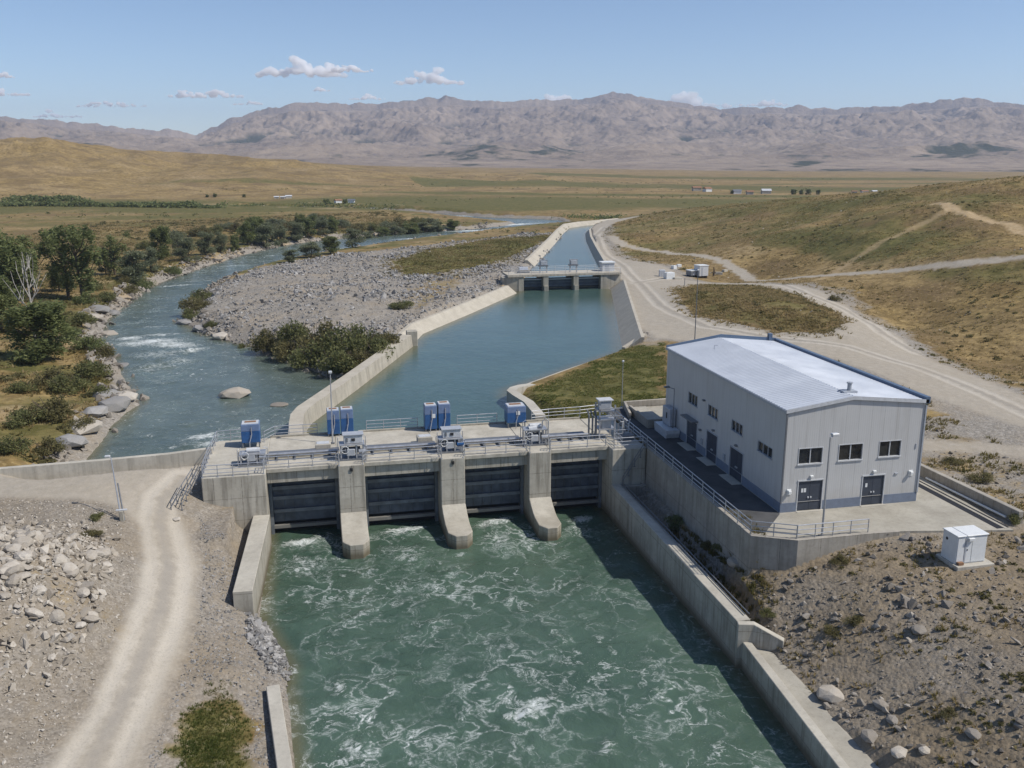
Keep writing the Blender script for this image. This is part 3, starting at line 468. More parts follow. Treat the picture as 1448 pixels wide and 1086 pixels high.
# ------------------------------------------------------------------ mountains
def mountains():
    aa = np.linspace(YAW - R(60), YAW + R(60), 1500); r_ = np.concatenate([np.linspace(1900, 3400, 110)[:-1], np.linspace(3400, 6600, 330), np.linspace(6630, 7600, 24)]); A, Rr = np.meshgrid(aa, r_); x = Rr * np.sin(A); y = Rr * np.cos(A)
    ta, tz = sky_tab([(-1300, 190), (-700, 165), (-300, 180), (-100, 168), (0, 173), (50, 177), (100, 186), (150, 188), (200, 193), (250, 198), (278, 201), (300, 190), (330, 176), (360, 167), (400, 161), (450, 157), (500, 158), (550, 154), (600, 151), (640, 149), (700, 155), (750, 152), (800, 150), (840, 147), (852, 141), (865, 137), (880, 141), (900, 145), (940, 151), (980, 155), (1010, 157), (1040, 165), (1070, 163), (1100, 161), (1150, 165), (1200, 163), (1250, 160), (1300, 157), (1350, 154), (1400, 152), (1448, 154), (1700, 150), (2100, 160), (3200, 180)], 6500)
    cz0 = np.interp(A, ta, tz); L = A * 6500; z0 = np.zeros_like(A)
    cz = cz0 + 26 * (fbm(L, z0 + 3, 420, 6, 371, .6, True) - .25) + 14 * fbm(L, z0, 90, 4, 375, .6)
    t = np.clip((Rr - 3700) / 2800, 0, 1)
    wx = fbm(x, y, 800, 4, 311) * 330; u_ = A * 5500
    spur = fbm(u_ + wx, Rr * .5 + .5 * wx, 620, 8, 351, .56, True); spur2 = fbm(u_ - .6 * wx, Rr * .7, 230, 6, 361, .58, True); blob = fbm(x + wx, y - wx, 950, 7, 321, .55, True)
    z = cz * t ** 1.15 + t ** .5 * (1.02 - t) ** .6 * (185 * (spur - .1) + 88 * spur2 + 120 * (blob - .1))
    # a nearer, lower range with a valley behind it
    fc = CAMH + (cz0 - CAMH) * (.40 + .34 * fbm(L, z0, 2300, 3, 381)) * .8; rc = 4650 + 260 * fbm(L, z0, 1500, 3, 385); tf = np.where(Rr < rc, np.clip((Rr - 3250) / (rc - 3250), 0, 1) ** 1.25, np.clip(1 - (Rr - rc) / 900, 0, 1) ** 1.4)
    zf = fc * tf * (1 + .10 * spur) + np.clip(tf * (1.15 - tf), 0, 1) * (85 * spur + 60 * spur2) + 5 * spur2 * tf
    z = np.maximum(z, zf) + 8 * np.exp(-((z - zf) / 25) ** 2)
    # foothills and the gravel apron running down to the plain
    fh = np.exp(-((Rr - 3250) / 420) ** 2); z = z + fh * 58 * np.maximum(0, .12 + fbm(x, y, 620, 6, 341, .52, True)) + 12 * sstep(2000, 3100, Rr) + 6 * fbm(x, y, 300, 4, 345) * sstep(2100, 2700, Rr)
    lim = CAMH + (cz0 - CAMH) * Rr / 6500 * .97 + 16 * spur2 - 6; z = np.where(Rr < 6300, np.minimum(z, lim + 6), z)
    z = np.where(Rr > 6480, cz * (1 - .8 * sstep(6500, 7600, Rr)), z); z = z * sstep(1900, 2700, Rr) + .8 - 2.5 * (1 - sstep(1900, 2050, Rr))
    n, k = x.shape; i0 = np.arange(n * k).reshape(n, k); q = np.stack([i0[:-1, :-1], i0[1:, :-1], i0[1:, 1:], i0[:-1, 1:]], -1).reshape(-1, 4)
    me = np_mesh("mountains", np.stack([x.ravel(), y.ravel(), z.ravel()], 1), q, True)
    a_ = me.attributes.new("gully_veg_shade", 'FLOAT', 'POINT'); a_.data.foreach_set("value", np.clip(.92 - .6 * spur - .45 * spur2 - .25 * blob, 0, 1).ravel().astype(np.float32))
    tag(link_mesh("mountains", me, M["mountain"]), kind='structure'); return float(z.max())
MTOP = mountains()
# ------------------------------------------------------------------ water sheets
def water(name, poly, wl, m, step, amp, wsc, bursts=(), foam=1.0, edgew=1.0, pad=2.2, ymax=None):
    P = np.array(poly); x0, y0 = P.min(0) - pad; x1, y1 = P.max(0) + pad
    if ymax: y1 = min(y1, ymax)
    xs = np.arange(x0, x1, step); ys = np.arange(y0, y1, step); X, Y = np.meshgrid(xs, ys); d = sdf(poly, X, Y)
    foam_a = np.full(X.shape, 0.0); br = np.zeros(X.shape); h = amp * (fbm(X, Y, 3.2 * wsc, 4, 401) + .7 * fbm(X, Y, 8 * wsc, 2, 405))
    for (bx, by, rx, ry, ang, s_) in bursts:
        ca, sa = math.cos(ang), math.sin(ang); ux = ((X - bx) * ca + (Y - by) * sa) / rx; uy = (-(X - bx) * sa + (Y - by) * ca) / ry; w_ = np.exp(-(ux ** 2 + uy ** 2)); br = np.maximum(br, w_ * s_); h += w_ * amp * 1.8 * (.4 + fbm(X, Y, .9, 3, 411))
    foam_a = foam(X, Y) if callable(foam) else np.full(X.shape, foam)
    ed = sstep(-edgew, 0, d)
    keep = d < pad; n, k = X.shape; i0 = np.arange(n * k).reshape(n, k); kq = keep[:-1, :-1] | keep[1:, 1:] | keep[1:, :-1] | keep[:-1, 1:]
    q = np.stack([i0[:-1, :-1], i0[:-1, 1:], i0[1:, 1:], i0[1:, :-1]], -1)[kq]; used = np.unique(q.ravel()); rm = np.full(n * k, -1); rm[used] = np.arange(len(used))
    me = np_mesh(name, np.stack([X.ravel(), Y.ravel(), (wl + h).ravel()], 1)[used], rm[q], True)
    for nm, a in (("foam", foam_a), ("burst", br), ("edge", ed)): a_ = me.attributes.new(nm, 'FLOAT', 'POINT'); a_.data.foreach_set("value", a.ravel()[used].astype(np.float32))
    return tag(link_mesh(name, me, m), kind='structure')
M["w_basin"] = mat_water("churning_green_water", (.045, .080, .056), (.070, .112, .080), .12, 1.5, .9); M["w_pool"] = mat_water("still_teal_water", (.050, .090, .080), (.064, .110, .096), .16, .5); M["w_river"] = mat_water("fast_river_water", (.066, .090, .074), (.105, .132, .110), .2, 1.8, 1.0, .8, .4, 1.6)
def bp(px, py, rx, ry, a=0.0, s_=1.0, z=Z_BASIN): q = at(px, py, z); return (q[0], q[1], rx, ry, a, s_)
def foam_basin(X, Y): return .95 * sstep(82.5, 79.5, Y) * np.clip(.98 + 1.4 * fbm(X, Y, 13, 3, 431), .3, 1.35) * (.55 + .45 * sstep(25.5, 18, X)) * (.72 + .28 * sstep(60, 48, Y))
BASIN_W = [(-5.3, 85), (-5.3, 66)] + BASIN[2:-2] + [(-0.5, 12), (27.55, 12), (27.55, 85)]
water("stilling_basin_water", BASIN_W, Z_BASIN, M["w_basin"], .22, .12, 1.0, [bp(430, 800, 2.4, 3.2, .1, .62), bp(575, 785, 2.4, 3.2, .1, .62), bp(705, 765, 2.2, 3.0, .1, .62), bp(820, 752, 1.8, 2.4, .1, .55), bp(425, 768, 2.6, 1.0, .1, 1.0), bp(572, 750, 2.6, 1.0, .1, 1.0), bp(700, 738, 2.4, 1.0, .3, 1.0), bp(822, 735, 1.6, 1.0, .4, .9), bp(520, 810, 1.2, .6, .3, .7), bp(650, 785, 1.0, .6, .3, .7), bp(780, 770, 1.0, .6, .3, .65), bp(930, 980, 1.4, .7, 1, .5), bp(560, 960, 2.0, .5, .3, .5), bp(757, 1000, 2.2, .9, .5, .9), bp(735, 1012, 1.3, .6, .2, .9), bp(512, 870, 1.6, .6, .7, .75), bp(455, 760, 1.8, 1.0, .4, .7), bp(560, 755, 1.6, .8, .2, .6), bp(690, 745, 1.8, .8, .6, .65), bp(720, 850, 1.5, .5, 1.0, .6), bp(620, 880, 1.4, .4, .1, .6), bp(810, 745, 1.2, .7, 1.0, .5), bp(480, 975, .8, 1.3, .3, .7), bp(500, 1060, 1.0, 1.6, .4, .7), bp(860, 1060, 1.6, .8, .9, .55), bp(640, 810, .9, 1.6, .5, .5), bp(790, 900, .7, 1.8, .2, .55), bp(415, 950, .5, 1.2, 0, .6)], foam_basin, 1.4)
water("reservoir_pool", POOL, Z_POOL, M["w_pool"], .8, .012, 1.0, edgew=2.5, pad=.5); water("canal_water", CANAL, Z_CANAL, M["w_pool"], 1.5, .012, 1.0, edgew=1.0, pad=.6)
def rb(px, py, rx, ry, a=0.0, s_=1.0): return bp(px, py, rx, ry, a, s_, Z_RIVER)
water("river_water", RIVER, Z_RIVER, M["w_river"], .9, .16, 1.6, [rb(212, 484, 6.5, 3.6, .2, 1.0), rb(246, 488, 6.0, 3.2, -.5, .95), rb(185, 479, 3.2, 2.2, .2, .9), rb(272, 496, 4, 2.6, .5, .75), rb(225, 502, 6, 4.5, .1, .62), rb(215, 520, 5, 5, .2, .52), rb(255, 512, 4, 4, .2, .55), rb(225, 474, 5, 1.2, 0, .9), rb(225, 462, 5, 1.0, .2, .6), rb(255, 404, 7, 1.2, .3, .8), rb(280, 398, 6, 1.2, .4, .7), rb(330, 376, 8, 1.6, .3, .7), rb(230, 422, 4, 1.2, .1, .6), rb(290, 618, 2.6, 1.6, .3, .95), rb(298, 628, 2, 1.2, .1, .95), rb(250, 632, 2.4, .9, .2, .6), rb(215, 615, 2, .8, .2, .5), rb(205, 520, 3, .8, 0, .45), rb(240, 540, 3, .7, .4, .45), rb(265, 600, 2, .7, 0, .5), rb(380, 362, 7, 1.2, .4, .6), rb(420, 352, 9, 1.5, .4, .5), rb(600, 337, 16, 3, .3, 1.1), rb(680, 326, 18, 3, .2, 1.25), rb(720, 318, 14, 5, .3, 1.3), rb(540, 347, 12, 2, .3, .9), rb(470, 352, 9, 2, .3, .9), rb(640, 306, 30, 8, .1, .8), rb(560, 300, 30, 5, .1, .6), rb(760, 316, 14, 4, 0, .8), rb(195, 440, 4, 1, .3, .5)],
      lambda X, Y: (.5 * sstep(.0, .6, fbm(X, Y, 22, 3, 421) + .25) + .2) * sstep(14, -12, X - .02 * Y) + .5 * sstep(220, 300, Y), 1.6, pad=3)
# ------------------------------------------------------------------ gate dam
YF, YB = 81.2, 91.4
PIERS = [(1.34, 3.75), (10.85, 13.15), (19.42, 21.60)]
BAYS = [(-5.1, 1.34), (3.75, 10.85), (13.15, 19.42), (21.60, 27.55)]
dam = empty("gate_dam", (10, 86, Z_BASIN), "long grey concrete gate dam with four dark steel gates across the water", "dam")
MB().box(-10.6, -5.1, 80.4, YB + .2, -9.5, .03).build("abutment", M["conc"], dam, bevel=.06)
MB().prism([(27.55, 80.45), (31.02, 80.45), (31.02, 80.75), (31.02, YB + .2), (27.55, YB + .2)], -9.5, .03).build("abutment", M["conc"], dam, bevel=.06)
for x0, x1 in PIERS:
    m = MB(); zk = -4.55
    m.box(x0, x1, YF, YB + .1, -9.8, .03)
    rows = [(YF - .004, -9.8, zk, 0), (80.3, -9.8, zk - .55, 0), (79.4, -9.8, zk - .95, 0), (78.7, -9.8, zk - 1.12, 0), (77.2, -9.8, zk - 1.2, 0), (76.35, -9.8, zk - 1.22, .6)]
    secs = [[(x0 + i, y, zb), (x0 + i, y, zt), (x1 - i, y, zt), (x1 - i, y, zb)] for y, zb, zt, i in rows]
    m.strip(rows, secs); m.prism([(x0 + .25, YB + .104), (x1 - .25, YB + .104), (x1 - .6, YB + 1.1), (x0 + .6, YB + 1.1)], -9, -.9)
    m.build("pier", M["conc"], dam, bevel=.05)
for x0, x1 in BAYS:
    MB().box(x0 + .003, x1 - .003, 81.75, YB + .6, -.38, 0).build("deck_slab", M["conc_deck"], dam, bevel=.03)
    MB().box(x0 + .003, x1 - .003, 82.05, 82.75, -1.45, -.384).build("breast_beam", M["conc"], dam)
    # upstream kerb of the deck
    MB().box(x0 + .003, x1 - .003, YB + .25, YB + .55, .004, .16).build("kerb", M["conc_slab"], dam)
YG = 83.9
for x0, x1 in BAYS:
    x0 += .02; x1 -= .02; g0 = (x0 + x1) / 2
    leaf = MB().box(x0 + .32, x1 - .32, YG, YG + .25, -6.0, -1.3).build("gate", M["gate"], dam)
    for k, z in enumerate((-2.55, -3.55, -4.85)):
        MB().box(x0 + .33, x1 - .33, YG - .26, YG - .003, z - .09, z + .09).box(x0 + .33, x1 - .33, YG - .30, YG - .263, z - .17, z + .17).build("girder", M["gate_rib"], leaf)
    for k in range(1, 6):
        xx = x0 + .32 + (x1 - x0 - .64) * k / 6; MB().box(xx - .05, xx + .05, YG - .12, YG - .003, -5.95, -1.35).build("stiffener", M["gate"], leaf)
    for sx in (x0, x1 - .30):
        MB().box(sx, sx + .30, YG - .42, YG + .35, -9, -1.46).build("guide_frame", M["gate_rib"], dam)
    MB().box(x0 + .303, x1 - .303, YG - .42, YG - .05, -6.55, -6.25).build("sill_beam", M["sill"], dam)
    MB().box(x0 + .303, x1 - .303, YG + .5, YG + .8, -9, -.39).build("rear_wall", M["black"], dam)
    for q in (.3, .7):
        xx = x0 + (x1 - x0) * q; MB().tube([(xx, YG + .12, -1.35), (xx, YG + .12, -.38)], .05).build("hoist_rod", M["galv"], leaf)
# brackets under pier tops
for i, (x0, x1) in enumerate(PIERS[:2]):
    xm = (x0 + x1) / 2; MB().box(xm - .12, xm + .12, YF - .10, YF - .003, -.55, -.25).tube([(xm, YF - .06, -.25), (xm, YF - .06, .02)], .02).build("bracket", M["black"], dam)
# ------------------------------------------------------------------ railings
_post_cache = {}
def post_mesh(h, r, m):
    k = (round(h, 2), r, m.name)
    if k not in _post_cache:
        o = MB().tube([(0, 0, 0), (0, 0, h)], r, 6).box(-.09, .09, -.09, .09, 0, .025).build("post", m); me = o.data; bpy.data.objects.remove(o); _post_cache[k] = me
    return _post_cache[k]
def railing(path, label, h=1.1, step=2.0, rails=3, m=None, r=.034, group="steel handrails", name="handrail"):
    m = m or M["galv"]; P = [Vector(p if len(p) == 3 else (*p, 0.02)) for p in path]
    root = empty(name, P[0], label, "railing", group)
    for k in range(rails):
        dz = h * (k + 1) / rails; MB().tube([p + Vector((0, 0, dz)) for p in P], r if k < rails - 1 else r * 1.2, 6).build("rail", m, root)
    me = post_mesh(h, r * 1.15, m)
    def put(q):
        o = bpy.data.objects.new("post", me); COL.objects.link(o); o.parent = root; o.location = q - P[0]
    for i in range(len(P) - 1):
        n = max(1, int(round((P[i + 1] - P[i]).length / step)))
        for j in range(n): put(P[i].lerp(P[i + 1], j / n))
    put(P[-1]); return root
RD = "downstream edge rails of the deck"
railing([(-10.5, 80.52), (-5.25, 80.52)], "short steel handrail on the front of the left abutment", step=1.3)
railing([(-5.25, 80.6), (-5.2, 81.9), (1.2, 81.9), (1.45, 81.3)], "steel handrail above the leftmost gate opening", step=2.1, group=RD)
railing([(3.6, 81.3), (3.85, 81.9), (10.75, 81.9), (10.95, 81.3)], "steel handrail above the gate between first and second pier from left", step=2.1, group=RD)
railing([(13.0, 81.3), (13.25, 81.9), (19.3, 81.9), (19.5, 81.3)], "steel handrail above the gate between the middle and third pier", step=2.1, group=RD)
railing([(21.45, 81.3), (21.7, 81.9), (27.3, 81.9), (27.75, 80.6), (30.7, 80.6)], "steel handrail above the rightmost gate, ending on the right abutment", step=2.1, group=RD)
railing([(-10.5, 80.6), (-10.45, 86.0), (-10.2, 91.3), (-7.6, 91.6)], "steel handrail along the outer left side of the dam deck", step=1.4)
UD = "upstream edge rails of the deck"
railing([(-5.6, 90.2), (-4.6, 91.9), (-.4, 91.9)], "upstream handrail just right of the single blue hoist box", step=1.6, group=UD)
railing([(4.6, 91.9), (9.9, 91.9)], "upstream handrail between the two paired blue hoist boxes", step=1.8, group=UD)
railing([(14.1, 91.9), (18.4, 91.9)], "upstream handrail left of the fourth blue box beside the curved wall", step=1.8, group=UD)
railing([(22.2, 91.9), (24.2, 92.3), (27.8, 92.5), (30.6, 93.0)], "upstream handrail in front of the grass bank", step=1.9, group=UD)
railing([(31.15, 92.6), (31.15, 80.6), (31.15, 58.6), (34.1, 57.1)], "long steel handrail on the terrace wall beside the shaded walkway", step=2.1)
railing([(34.12, 57.08), (40.0, 57.08)], "straight steel handrail in front of the grey hall below the lamp post", step=1.45)
railing([(28.6, 80.7), (28.6, 83.2), (30.4, 83.2)], "small guard rail round the gear stand on the right abutment", step=1.0)
# sloping stair rails
railing([(30.95, 80.25, .02), (28.55, 80.05, -3.55)], "sloping steel stair handrail down the right abutment face", h=.9, step=1.1, rails=2, m=M["galv_dark"], name="stair_handrail")
b0 = sight(250, 728)
railing([(-10.75, 81.2, -.05), (b0[0] + .3, b0[1] + 1.0, b0[2] + .02)], "sloping handrail down the bank beside the left abutment", h=.95, step=.9, rails=2, m=M["galv_dark"], name="stair_handrail")
railing([(-11.35, 80.9, -.1), (b0[0] - .5, b0[1] + .6, b0[2] + .02)], "outer sloping handrail nearest the gravel road at the left abutment", h=.95, step=.9, rails=2, m=M["galv_dark"], name="stair_handrail")
# ------------------------------------------------------------------ hoists
def box_on(mb, cx, cy, z0, w, d, h): return mb.box(cx - w / 2, cx + w / 2, cy - d / 2, cy + d / 2, z0, z0 + h)
def hoist_box(cx, cy, w, d, h, z0, label, rust=True, plate=None):
    root = empty("hoist_cabinet", (cx, cy, 0), label, "hoist box", "blue gate hoist boxes on the deck")
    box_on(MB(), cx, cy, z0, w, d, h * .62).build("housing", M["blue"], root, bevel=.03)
    box_on(MB(), cx, cy, z0 + h * .62 + .002, w, d, h * .38).build("upper_housing", M["blue_lit"], root, bevel=.04)  # upper part paler: reflected light put into its enamel colour
    box_on(MB(), cx, cy, z0 + h + .003, w * .9, d * .86, .05).build("cover_plate", M["pale_grey"], root)
    if rust: box_on(MB(), cx, cy + d * .08, z0 + h + .055, w * .62, d * .36, .02).build("rust_patch", M["rust"], root)
    for sx in (-1, 1):
        for sy in (-1, 1): box_on(MB(), cx + sx * (w / 2 - .1), cy + sy * (d / 2 - .1), .004, .12, .12, z0 - .006).build("leg", M["galv_dark"], root)
    MB().tube([(cx + .1, cy - d / 2 - .04, z0 + h * .85), (cx + .12, cy - d / 2 - .06, z0 + h * .45), (cx - .1, cy - d / 2 - .2, z0 + .1), (cx - .12, cy - d / 2 - .25, .05)], .045, 6).build("conduit", M["galv"], root)
    if plate: box_on(MB(), cx + plate, cy - d / 2 - .02, z0 + h * .48, .42, .03, .42).build("panel", M["white"], root, bevel=.01)
    box_on(MB(), cx, cy - d / 2 - .02, z0 + h * .3, .06, .04, .2).build("handle", M["galv"], root)
    return root
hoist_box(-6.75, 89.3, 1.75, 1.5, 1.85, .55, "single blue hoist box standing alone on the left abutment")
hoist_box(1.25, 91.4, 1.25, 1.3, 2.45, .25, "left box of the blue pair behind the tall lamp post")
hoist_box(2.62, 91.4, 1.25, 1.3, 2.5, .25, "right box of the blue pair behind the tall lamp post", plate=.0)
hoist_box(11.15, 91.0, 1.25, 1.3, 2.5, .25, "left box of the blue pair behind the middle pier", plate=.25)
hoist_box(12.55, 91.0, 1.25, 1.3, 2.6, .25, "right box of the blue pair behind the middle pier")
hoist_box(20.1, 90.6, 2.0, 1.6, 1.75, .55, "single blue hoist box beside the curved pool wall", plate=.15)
def gear(cx, cy, label, head=True, seed=0, tall=1.0):
    rnd = random.Random(seed); k = 1.3
    root = empty("gate_hoist", (cx, cy, 0), label, "hoist machine", "grey hoist machines on the piers")
    def bx(dx, dy, z0, w, d, h): return box_on(MB(), cx + dx * k, cy + dy * k, z0, w * k, d * k, h * k)
    def tb(pts, r, n=8): return MB().tube([(cx + p[0] * k, cy + p[1] * k, p[2] * k + .034) for p in pts], r * k, n)
    bx(0, 0, .034, 1.9, 1.2, .10).build("base_frame", M["galv_dark"], root)
    for sx in (-.8, -.3, .3, .8):
        for sy in (-.4, .4): bx(sx, sy, .17, .10, .10, .85 * tall).build("upright", M["galv"], root)
    bx(0, 0, .17 + .86 * tall * k, 1.8, 1.05, .07).build("platform", M["galv"], root)
    tb([(-.7, .1, .6), (.6, .1, .6)], .24, 12).build("drum", M["galv_dark"], root)
    for sx in (-.5, .3): tb([(sx, .1, .6), (sx + .08, .1, .6)], .38, 14).build("gear_wheel", M["grey"], root)
    bx(-.1, -.35, .45, .6, .35, .5).build("gearbox", M["grey"], root, bevel=.05); tb([(.45, -.35, .6), (.95, -.35, .6)], .17, 10).build("motor", M["blue"] if seed == 2 else M["galv"], root)
    w = MB(); w.tube([(cx - .5 * k + .26 * k * math.cos(a), cy - .62 * k, .85 * k + .26 * k * math.sin(a)) for a in np.linspace(0, 6.283, 13)], .03, 5).build("handwheel", M["white"], root); tb([(-.5, -.62, .85), (-.5, -.3, .85)], .03, 6).build("spindle", M["galv"], root)
    z1 = .17 + .93 * tall * k
    if head:
        bx(.1, .1, z1, 1.35, .75, .62).build("control_box", M["pale_grey"], root, bevel=.04); bx(.1, -.30, z1 + .25, .25, .03, .2).build("display", M["black"], root); bx(-.35, -.30, z1 + .2, .12, .03, .3).build("switch", M["galv_dark"], root)
        bx(.1, .1, z1 + .63 * k, 1.5, .9, .05).build("rain_cover", M["grey"], root)
    else:
        tb([(-.4, 0, z1 / k + .12), (.5, 0, z1 / k + .12)], .2, 10).build("winch_motor", M["pale_grey"], root)
    for sx, sy, hh in ((-1.0, -.4, 1.5), (1.0, .3, 1.3), (-1.0, .35, 1.0), (1.05, -.2, .8)): tb([(sx, sy, 0), (sx, sy, hh * tall), (sx * .75, sy * .6, hh * tall + .1)], .032, 6).build("conduit", M["galv"], root)
    for sx in (-.95, .95): tb([(sx, -.75, 0), (sx, -.75, .85), (sx * .5, -.75, .85)], .025, 6).build("guard_bar", M["galv"], root)
    return root
gear(2.75, 83.3, "grey hoist machine on the first pier from left, pale control box on top", True, 1, 1.15)
gear(12.1, 83.5, "grey hoist machine with pale control box on the middle pier", True, 2, 1.05)
gear(-6.3, 83.6, "low dark hoist machine on the left abutment in front of the blue box", False, 3, .8)
g4 = gear(20.6, 84.0, "grey hoist machine with a curved cowl on the third pier", False, 4, 1.25)
MB().tube([(20.0, 84.0, 1.55), (20.8, 84.0, 1.65)], .42, 12).build("motor_cowl", M["pale_grey"], g4, smooth=False)
MB().tube([(21.3, 83.6, .04), (21.3, 83.6, 2.4), (21.6, 83.6, 2.7), (21.9, 83.6, 2.4), (21.9, 83.6, .04)], .07, 8).build("pipe_arch", M["galv"], g4)
# lattice gear tower on the right abutment
tw = empty("gear_tower", (28.0, 84.6, 0), "tall grey steel hoist tower on the right abutment", "hoist tower")
for sx in (27.3, 28.9):
    for sy in (83.9, 85.3): box_on(MB(), sx, sy, .034, .14, .14, 3.5).build("column", M["galv"], tw)
for z in (1.0, 2.0, 2.9): MB().box(27.2, 29.0, 83.8, 85.4, z, z + .09).build("platform", M["galv"], tw)
box_on(MB(), 27.95, 84.6, 2.993, 1.1, 1.0, .95).build("head_gear", M["grey"], tw, bevel=.05); box_on(MB(), 28.0, 84.6, 3.95, 1.5, 1.2, .1).build("roof_plate", M["pale_grey"], tw); box_on(MB(), 28.1, 84.6, 1.093, 1.0, .9, .85).build("gearbox", M["pale_grey"], tw, bevel=.04)
for k in range(3): MB().tube([(26.3 + k * .38, 84.3, .034), (26.3 + k * .38, 84.3, 2.5 - .1 * k), (26.3 + k * .38, 85.0, 2.9 - .1 * k)], .1, 8).build("vertical_pipe", M["galv_dark"], tw)
MB().box(27.2, 29.6, 83.7, 83.78, 3.2, 3.28).box(27.2, 29.6, 83.7, 83.78, 2.4, 2.48).build("guard_bar", M["galv"], tw)
for k in range(4): MB().tube([(29.4 + .32 * k, 84.2 - .3 * (k % 2), .034), (29.4 + .32 * k, 84.2 - .3 * (k % 2), 1.5 + .25 * (k % 3)), (29.6 + .32 * k, 84.0, 1.75 + .2 * (k % 2))], .09, 8).build("valve_pipe", M["pale_grey"] if k % 2 else M["galv"], tw)
box_on(MB(), 30.0, 83.4, .034, 1.3, .9, .55).build("pump", M["galv_dark"], tw, bevel=.05)
# pipes running along the deck
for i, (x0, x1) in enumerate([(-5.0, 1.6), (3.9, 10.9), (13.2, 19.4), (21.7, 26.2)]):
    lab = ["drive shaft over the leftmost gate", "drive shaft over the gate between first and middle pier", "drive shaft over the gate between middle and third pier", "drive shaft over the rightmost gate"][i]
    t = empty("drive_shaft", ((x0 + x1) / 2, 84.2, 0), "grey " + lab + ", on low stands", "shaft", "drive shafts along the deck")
    MB().tube([(x0, 84.2, .62), (x1, 84.2, .62)], .11, 8).build("shaft", M["galv"], t); MB().tube([(x0, 84.75, .36), (x1, 84.75, .36)], .09, 8).build("cable_pipe", M["grey"], t); MB().box(x0, x1, 85.0, 86.0, .28, .36).build("shadow_band_tray", M["galv_dark"], t)  # wide dark tray stands in for the shadow band beside the shaft
    for k in range(4): xx = x0 + (x1 - x0) * (k + .5) / 4; box_on(MB(), xx, 84.9, .004, .12, 2.0, .25).build("stand", M["galv_dark"], t)
for cx, cy, lab in ((.1, 86.4, "pale square concrete hatch left of the first pier machine"), (10.0, 86.6, "pale square concrete hatch left of the middle pier machine")):
    t = empty("hatch_block", (cx, cy, 0), lab, "hatch", "hatches on the deck"); box_on(MB(), cx, cy, .004, 1.5, 1.1, .75).build("kerb", M["conc_lite"], t, bevel=.04); box_on(MB(), cx, cy, .756, 1.2, .8, .04).build("lid", M["pale_grey"], t)
# ------------------------------------------------------------------ lamp posts
def lamp_post(x, y, z, h, label, arm=(0.0, 0.0), r=.075, head=(.16, .16, .16), m=None, lean=(0, 0), name="lamp_post", base=True, hm=None):
    m = m or M["galv"]; root = empty(name, (x, y, z), label, "lamp post"); tx, ty = x + lean[0], y + lean[1]
    MB().tube([(x, y, z), (tx, ty, z + h)], r, 8, r * .6).build("mast", m, root)
    if base: box_on(MB(), x, y, z, .4, .4, .05).build("base_plate", M["galv_dark"], root)
    if arm != (0, 0): MB().tube([(tx, ty, z + h - .05), (tx + arm[0], ty + arm[1], z + h + .12)], r * .6, 6).build("arm", m, root)
    hx, hy = tx + arm[0], ty + arm[1]; box_on(MB(), hx, hy, z + h + .04, *head).build("lamp_head", hm or M["pale_grey"], root, bevel=.03)
    return root
lamp_post(1.05, 88.4, .034, 7.0, "tall grey lamp post on the deck in front of the blue pair", head=(.34, .34, .22), lean=(.1, .4))
lamp_post(33.6, 95.3, 0, 5.2, "slim lamp post at the grass bank behind the hoist tower", r=.05, head=(.22, .22, .22))
q = sight(982, 489); lamp_post(q[0], q[1], q[2], at_y(983, 383, q[1])[2] - q[2], "tall thin pole standing behind the grey hall by the dirt road", r=.085, head=(.3, .3, .2), m=M["galv_dark"])
lamp_post(36.3, 57.3, 0, 7.75, "floodlight post standing at the front railing of the grey hall", arm=(.42, .1), head=(.55, .34, .2), r=.085)
lamp_post(35.0, 83.6, .0, 5.0, "short lamp post with bent arm close to the shaded hall wall", arm=(-.7, .3), head=(.6, .3, .16), r=.06, m=M["galv_dark"], hm=M["galv_dark"])
q = sight(172, 736); lp = lamp_post(q[0], q[1], q[2], 5.0, "leaning grey lamp post at the gravel road junction", lean=(-.55, 1.2), arm=(-.25, 0), head=(.42, .25, .15), r=.07)
MB().tube([(q[0] + .22, q[1], q[2]), (q[0] - .18, q[1] + .9, q[2] + 2.9)], .06, 6).build("stay_pipe", M["galv_dark"], lp); box_on(MB(), q[0] + .05, q[1] - .05, q[2] - .1, .32, .32, .95).build("footing", M["conc_slab"], lp, bevel=.03)
MB().box(q[0] - .35, q[0] + .5, q[1] - .12, q[1] + .1, q[2] + .87, q[2] + .95).build("bracket", M["pale_grey"], lp)
# ------------------------------------------------------------------ walls
def wall_thing(name, mb, m, label, cat="wall", bevel=.04, group=None): return tag(mb.build(name, m, bevel=bevel), label, cat, group)
# right training wall, upper high part
wall_thing("training_wall", MB().wall([(27.5, 80.44), (27.5, 52.9)], 1.05, -9.5, [-3.55, -3.65]), M["conc"], "tall concrete training wall along the right side of the green basin")
t = wall_thing("wing_wall", MB().wall([(27.5, 52.88), (28.65, 52.6), (30.4, 51.4)], -.5, -9.5, [-3.64, -3.66, -4.5]), M["conc"], "stub concrete wing wall turning into the rubble at the end of the training wall")
wall_thing("low_training_wall", MB().wall([(27.75, 52.3), (26.9, 38.5), (25.3, 12)], .62, -9.5, [-5.0, -5.1, -5.3]), M["conc"], "low concrete wall running to the bottom edge along the basin right side")
wall_thing("concrete_apron", MB().prism([(26.2, 12), (28.6, 12), (29.8, 38), (29.6, 51.2), (28.42, 52.3), (27.62, 38.4)], -6.6, [-5.55, -5.55, -5.5, -5.42, -5.42, -5.5]), M["conc_slab"], "flat pale concrete apron behind the low basin wall", "apron")
for k, (dx, lab) in enumerate(((.30, "inner"), (.62, "outer"))):
    tag(MB().tube([(28.5 + dx - .42, 79.9, -3.42), (28.5 + dx - .42, 53.4, -3.53)], .045, 6).build("wall_top_pipe", M["galv_dark"]), lab + " thin grey pipe lying along the top of the right training wall", "pipe")
